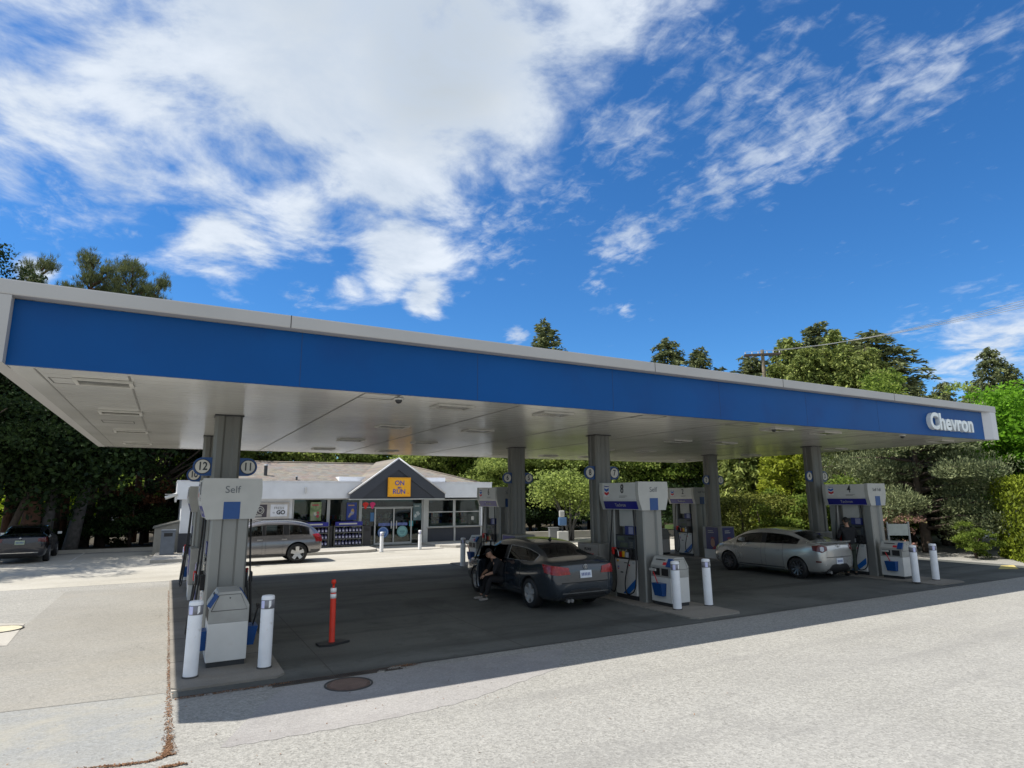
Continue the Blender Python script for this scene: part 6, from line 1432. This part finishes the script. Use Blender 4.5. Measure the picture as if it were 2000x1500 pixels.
# layered wide juniper-like pine
def layered():
    t = thing('spreading_pine', 'wide grey green pine with flat layered boughs at right', 'tree', (*Pd(1800, 33), 0), group='pines around the forecourt'); rg = np.random.default_rng(50); b = B()
    b.tube(catmull([(0,0,0),(.05,.1,1.2),(-.1,.1,3.2),(.1,0,5.6)], 5), [.24-.012*k for k in range(16)], 9); CC = []
    for k in range(86):
        z = rg.uniform(1.2, 6.2); a = rg.random()*2*PI; f = (z-1.2)/5.; L_ = (3.9*(1-.55*f**1.5))*rg.uniform(.45, 1.05); e = np.array([math.cos(a)*L_, math.sin(a)*L_, z+rg.uniform(-.2,.35)])
        b.tube([(0,0,z-.25),(e[0]*.5,e[1]*.5,z),tuple(e)], [.06,.04,.012], 5)
        for q in range(9): s = rg.uniform(.5, 1.08); CC.append((e[0]*s+rg.normal()*.3, e[1]*s+rg.normal()*.3, z-.05+(e[2]-z)*s+rg.normal()*.16, rg.uniform(.32, .6)))
    CC = np.array(CC); n = 75000; i = rg.integers(0, len(CC), n); d = unit(rg.normal(size=(n, 3))); c = CC[i, :3]+d*CC[i, 3:4]*np.array([1.15, 1.15, .62])
    a = unit(d+np.array([0, 0, .9])+rg.normal(size=(n, 3))*.3); sd = unit(np.cross(a, rg.normal(size=(n, 3)))); k = rg.uniform(.7, 1.3, n); attach(t, 'crown', quads_mesh('crown', c, a, sd, .13*k, .05*k, L_JUN)); b.build('trunk', BARK, t); return t
sp1 = layered()
q = put(sp1, 1838, 38, .95, 2.1, lab='second grey green pine with layered boughs behind the spreading one')
q = put(sp1, 1700, 40, 1.05, 4.1, lab='grey green pine above the header of pump 4')
# bright maples at far right
top(map_, 1985, 775, 40, 9.5, 'bright green maple crown beyond the right canopy corner', False, 1.05)
top(map_, 1975, 748, 37, 9.5, 'tall bright green maple in front of the far firs at the right edge', ws=.9)
top(map_, 2070, 785, 40, 9.5, 'bright green maple mostly outside the right picture edge')
top(map_, 1945, 830, 36, 9.5, 'lower bright green maple crown behind the canopy corner', ws=.62)
put(shr, 1890, 31, .45, rr(), lab='low green shrub in the grass under the spreading pine')
put(dsh, 1850, 38, 1., rr(), lab='dark shrub behind the spreading pine trunk'); put(dsh, 1775, 38, 1.1, rr(), lab='dark shrub behind the white sign'); put(dec, 1900, 52, .62, rr(), lab='mid green leafy tree behind the white house'); put(dec2, 1800, 48, .9, rr(), lab='pale green leafy tree behind the spreading pine')
put(dec, 1980, 56, .62, rr(), lab='mid green leafy tree behind the clipped hedge'); put(dark, 1760, 46, .7, rr(), lab='dark shaded tree behind the white sign'); put(dark, 1050, 52, .9, rr(), lab='dark shaded tree behind the middle columns'); put(dark, 1350, 52, .9, rr(), lab='dark shaded tree behind pump 2')
# distant wood closing the horizon
def wood():
    rg = np.random.default_rng(90); P = []
    for k in range(150):
        a = rad(-38+k*.98); dd = rg.uniform(88, 105) if -30 < math.degrees(a) < 60 else 100; x, y = math.sin(a)*dd, math.cos(a)*dd; h = rg.uniform(6.5, 9.5); r = rg.uniform(3, 4.5); n = 650
        d = unit(rg.normal(size=(n, 3))); P.append(d*np.array([r, r, h*.55])*rg.uniform(.7, 1., n)[:, None]+np.array([x, y, h*.5]))
    c = np.concatenate(P); c = c[c[:, 2] > 0]; o = bpy.data.objects.new('distant_wood', leaves('distant_wood', c, L_MID, 1.1, .8, .5, rg)); C.objects.link(o); o['kind'] = 'stuff'; o['label'] = 'far wood that reads as one green mass'
wood()

# ================================================================ OTHER THINGS
# white house glimpsed at right
hx, hy = Pd(1938, 46); t = thing('white_house', 'small white house wall glimpsed left of the clipped hedge', 'house', (hx, hy, 0), rad(-45))
b = B(); b.box(-1.6,1.9,0,5,0,1.7); b.build('wall', mat('house_white', (.7,.7,.7), .6), t)
b = B(); b.prism([(-1.9,1.7),(2.2,1.7),(2.2,1.8),(.15,3.1),(-1.9,1.8)], -.3, 5.3, 'y'); b.build('roof', mat('house_roof', (.2,.2,.21), .8), t)
b = B(); b.box(-.9,-.1,-.05,-.001,.75,1.4); w = b.build('window', DARK, t); b = B(); b.box(-.96,-.9,-.07,-.0,.7,1.45); b.box(-.1,-.04,-.07,0,.7,1.45); b.build('frame', WHITE, w)
b = B(); b.box(.6,1.6,-.05,-.001,1.15,1.4); b.build('window', DARK, t)
hx, hy = Pd(255, 62); t = thing('white_house', 'white wall glimpsed through the dark shrubs at left', 'house', (hx, hy, 0), .1); b = B(); b.box(-3.5,3.5,0,4,0,2.2); b.build('wall', mat('house_white', (.7,.7,.7), .6), t); b = B(); b.prism([(-3.9,2.2),(3.9,2.2),(3.9,2.3),(0,3.6),(-3.9,2.3)], -.3, 4.3, 'y'); b.build('roof', mat('house_roof', (.2,.2,.21), .8), t)
# white sign on two posts
x, y = Pd(1746, 27.5); t = thing('site_sign', 'blank white board on two white posts behind the right service unit', 'sign', (x, y, 0), rad(-35))
b = B(); b.box(-.34,.34,-.02,.02,1.0,1.42); b.build('board', mat('board_white', (.5,.52,.46), .5), t)
for s in (-.37, .37): b = B(); b.box(s-.025,s+.025,-.03,.03,0,1.5); b.build('post', OFFW, t)
# air and water station
x, y = Pd(1097, 33.5); t = thing('air_station', 'small white and blue air pump on a post by the retaining kerb', 'air station', (x, y, 0), rad(-20))
b = B(); b.box(-.28,.28,-.2,.2,0,.7,0,.03); b.build('base', OFFW, t); b = B(); b.cyl((0,0,.7),(0,0,1.2),.05,.05,10); b.build('post', DARK, t); b = B(); b.box(-.2,.22,-.12,.12,1.0,1.42,0,.04); b.build('blue_box', mat('station_blue', (.08,.16,.3), .4), t); b = B(); b.box(-.16,.12,-.1,.1,1.43,1.78,0,.05); b.build('lamp_housing', OFFW, t)
x, y = Pd(1080, 33.7); t = thing('utility_box', 'grey utility box left of the air pump', 'box', (x, y, 0), rad(-20)); b = B(); b.box(-.25,.25,-.2,.2,0,.85,0,.02); b.build('casing', mat('box_grey', (.15,.155,.155), .5), t); b = B(); b.box(-.27,.27,-.22,.22,.851,.9); b.build('lid', mat('box_grey', (.15,.155,.155), .5), t)
# utility pole and wires
D0 = 50; x, y = Pd(1512, D0); zp = Zd(1512, 690, D0); t = thing('utility_pole', 'wooden utility pole with a double crossarm and insulators above the canopy', 'utility pole', (x, y, 0), rad(-40))
b = B(); b.cyl((0,0,0),(0,0,zp+.35),.17,.13,12); b.build('pole', mat('pole_wood', (.20,.16,.11), .85, 0, .3, 3), t)
for yy in (-.16, .16): b = B(); b.box(-1.35,1.35,yy-.05,yy+.05,zp-.1,zp+.04); b.build('crossarm', mat('arm_wood', (.07,.055,.045), .85, 0, .3, 5), t)
ins = []
for k in (-1.25,-.75,-.3,.35,.8,1.25): b = B(); b.cyl((k,0,zp+.04),(k,0,zp+.22),.05,.035,8); b.build('insulator', mat('insulator_grey', (.5,.5,.5), .3), t)
for s in (-1, 1): b = B(); b.tube([(s*.75,0,zp-.1),(0,0,zp-.75)], .03, 5); b.build('brace', DARK, t)
Mp = t.matrix_basis.copy(); Mp = Matrix.Translation((x, y, 0)) @ Matrix.Rotation(rad(-40), 4, 'Z'); WIRE = mat('wire_grey', (.35,.34,.32), .5, .4)
for k, kx in enumerate((-1.25,-.3,.8,1.25)):
    p = Mp @ Vector((kx, 0, zp+.24)); e = Vector((*Pd(2350+k*12, 34), Zd(2350, 520, 34)+.2*k)); pts = []
    for i in range(17): f = i/16; q_ = p.lerp(e, f); q_.z -= .9*4*f*(1-f)*.6; pts.append(q_)
    b = B(); b.tube(pts, .012, 5); o = b.build('power_line', WIRE); tag(o, 'power line from the utility pole, '+['lowest','second lowest','second highest','highest'][k]+' of the four at right', 'power line', 'power lines')
    e = Vector((*Pd(1200+k*6, 75), Zd(1200, 760, 75)))
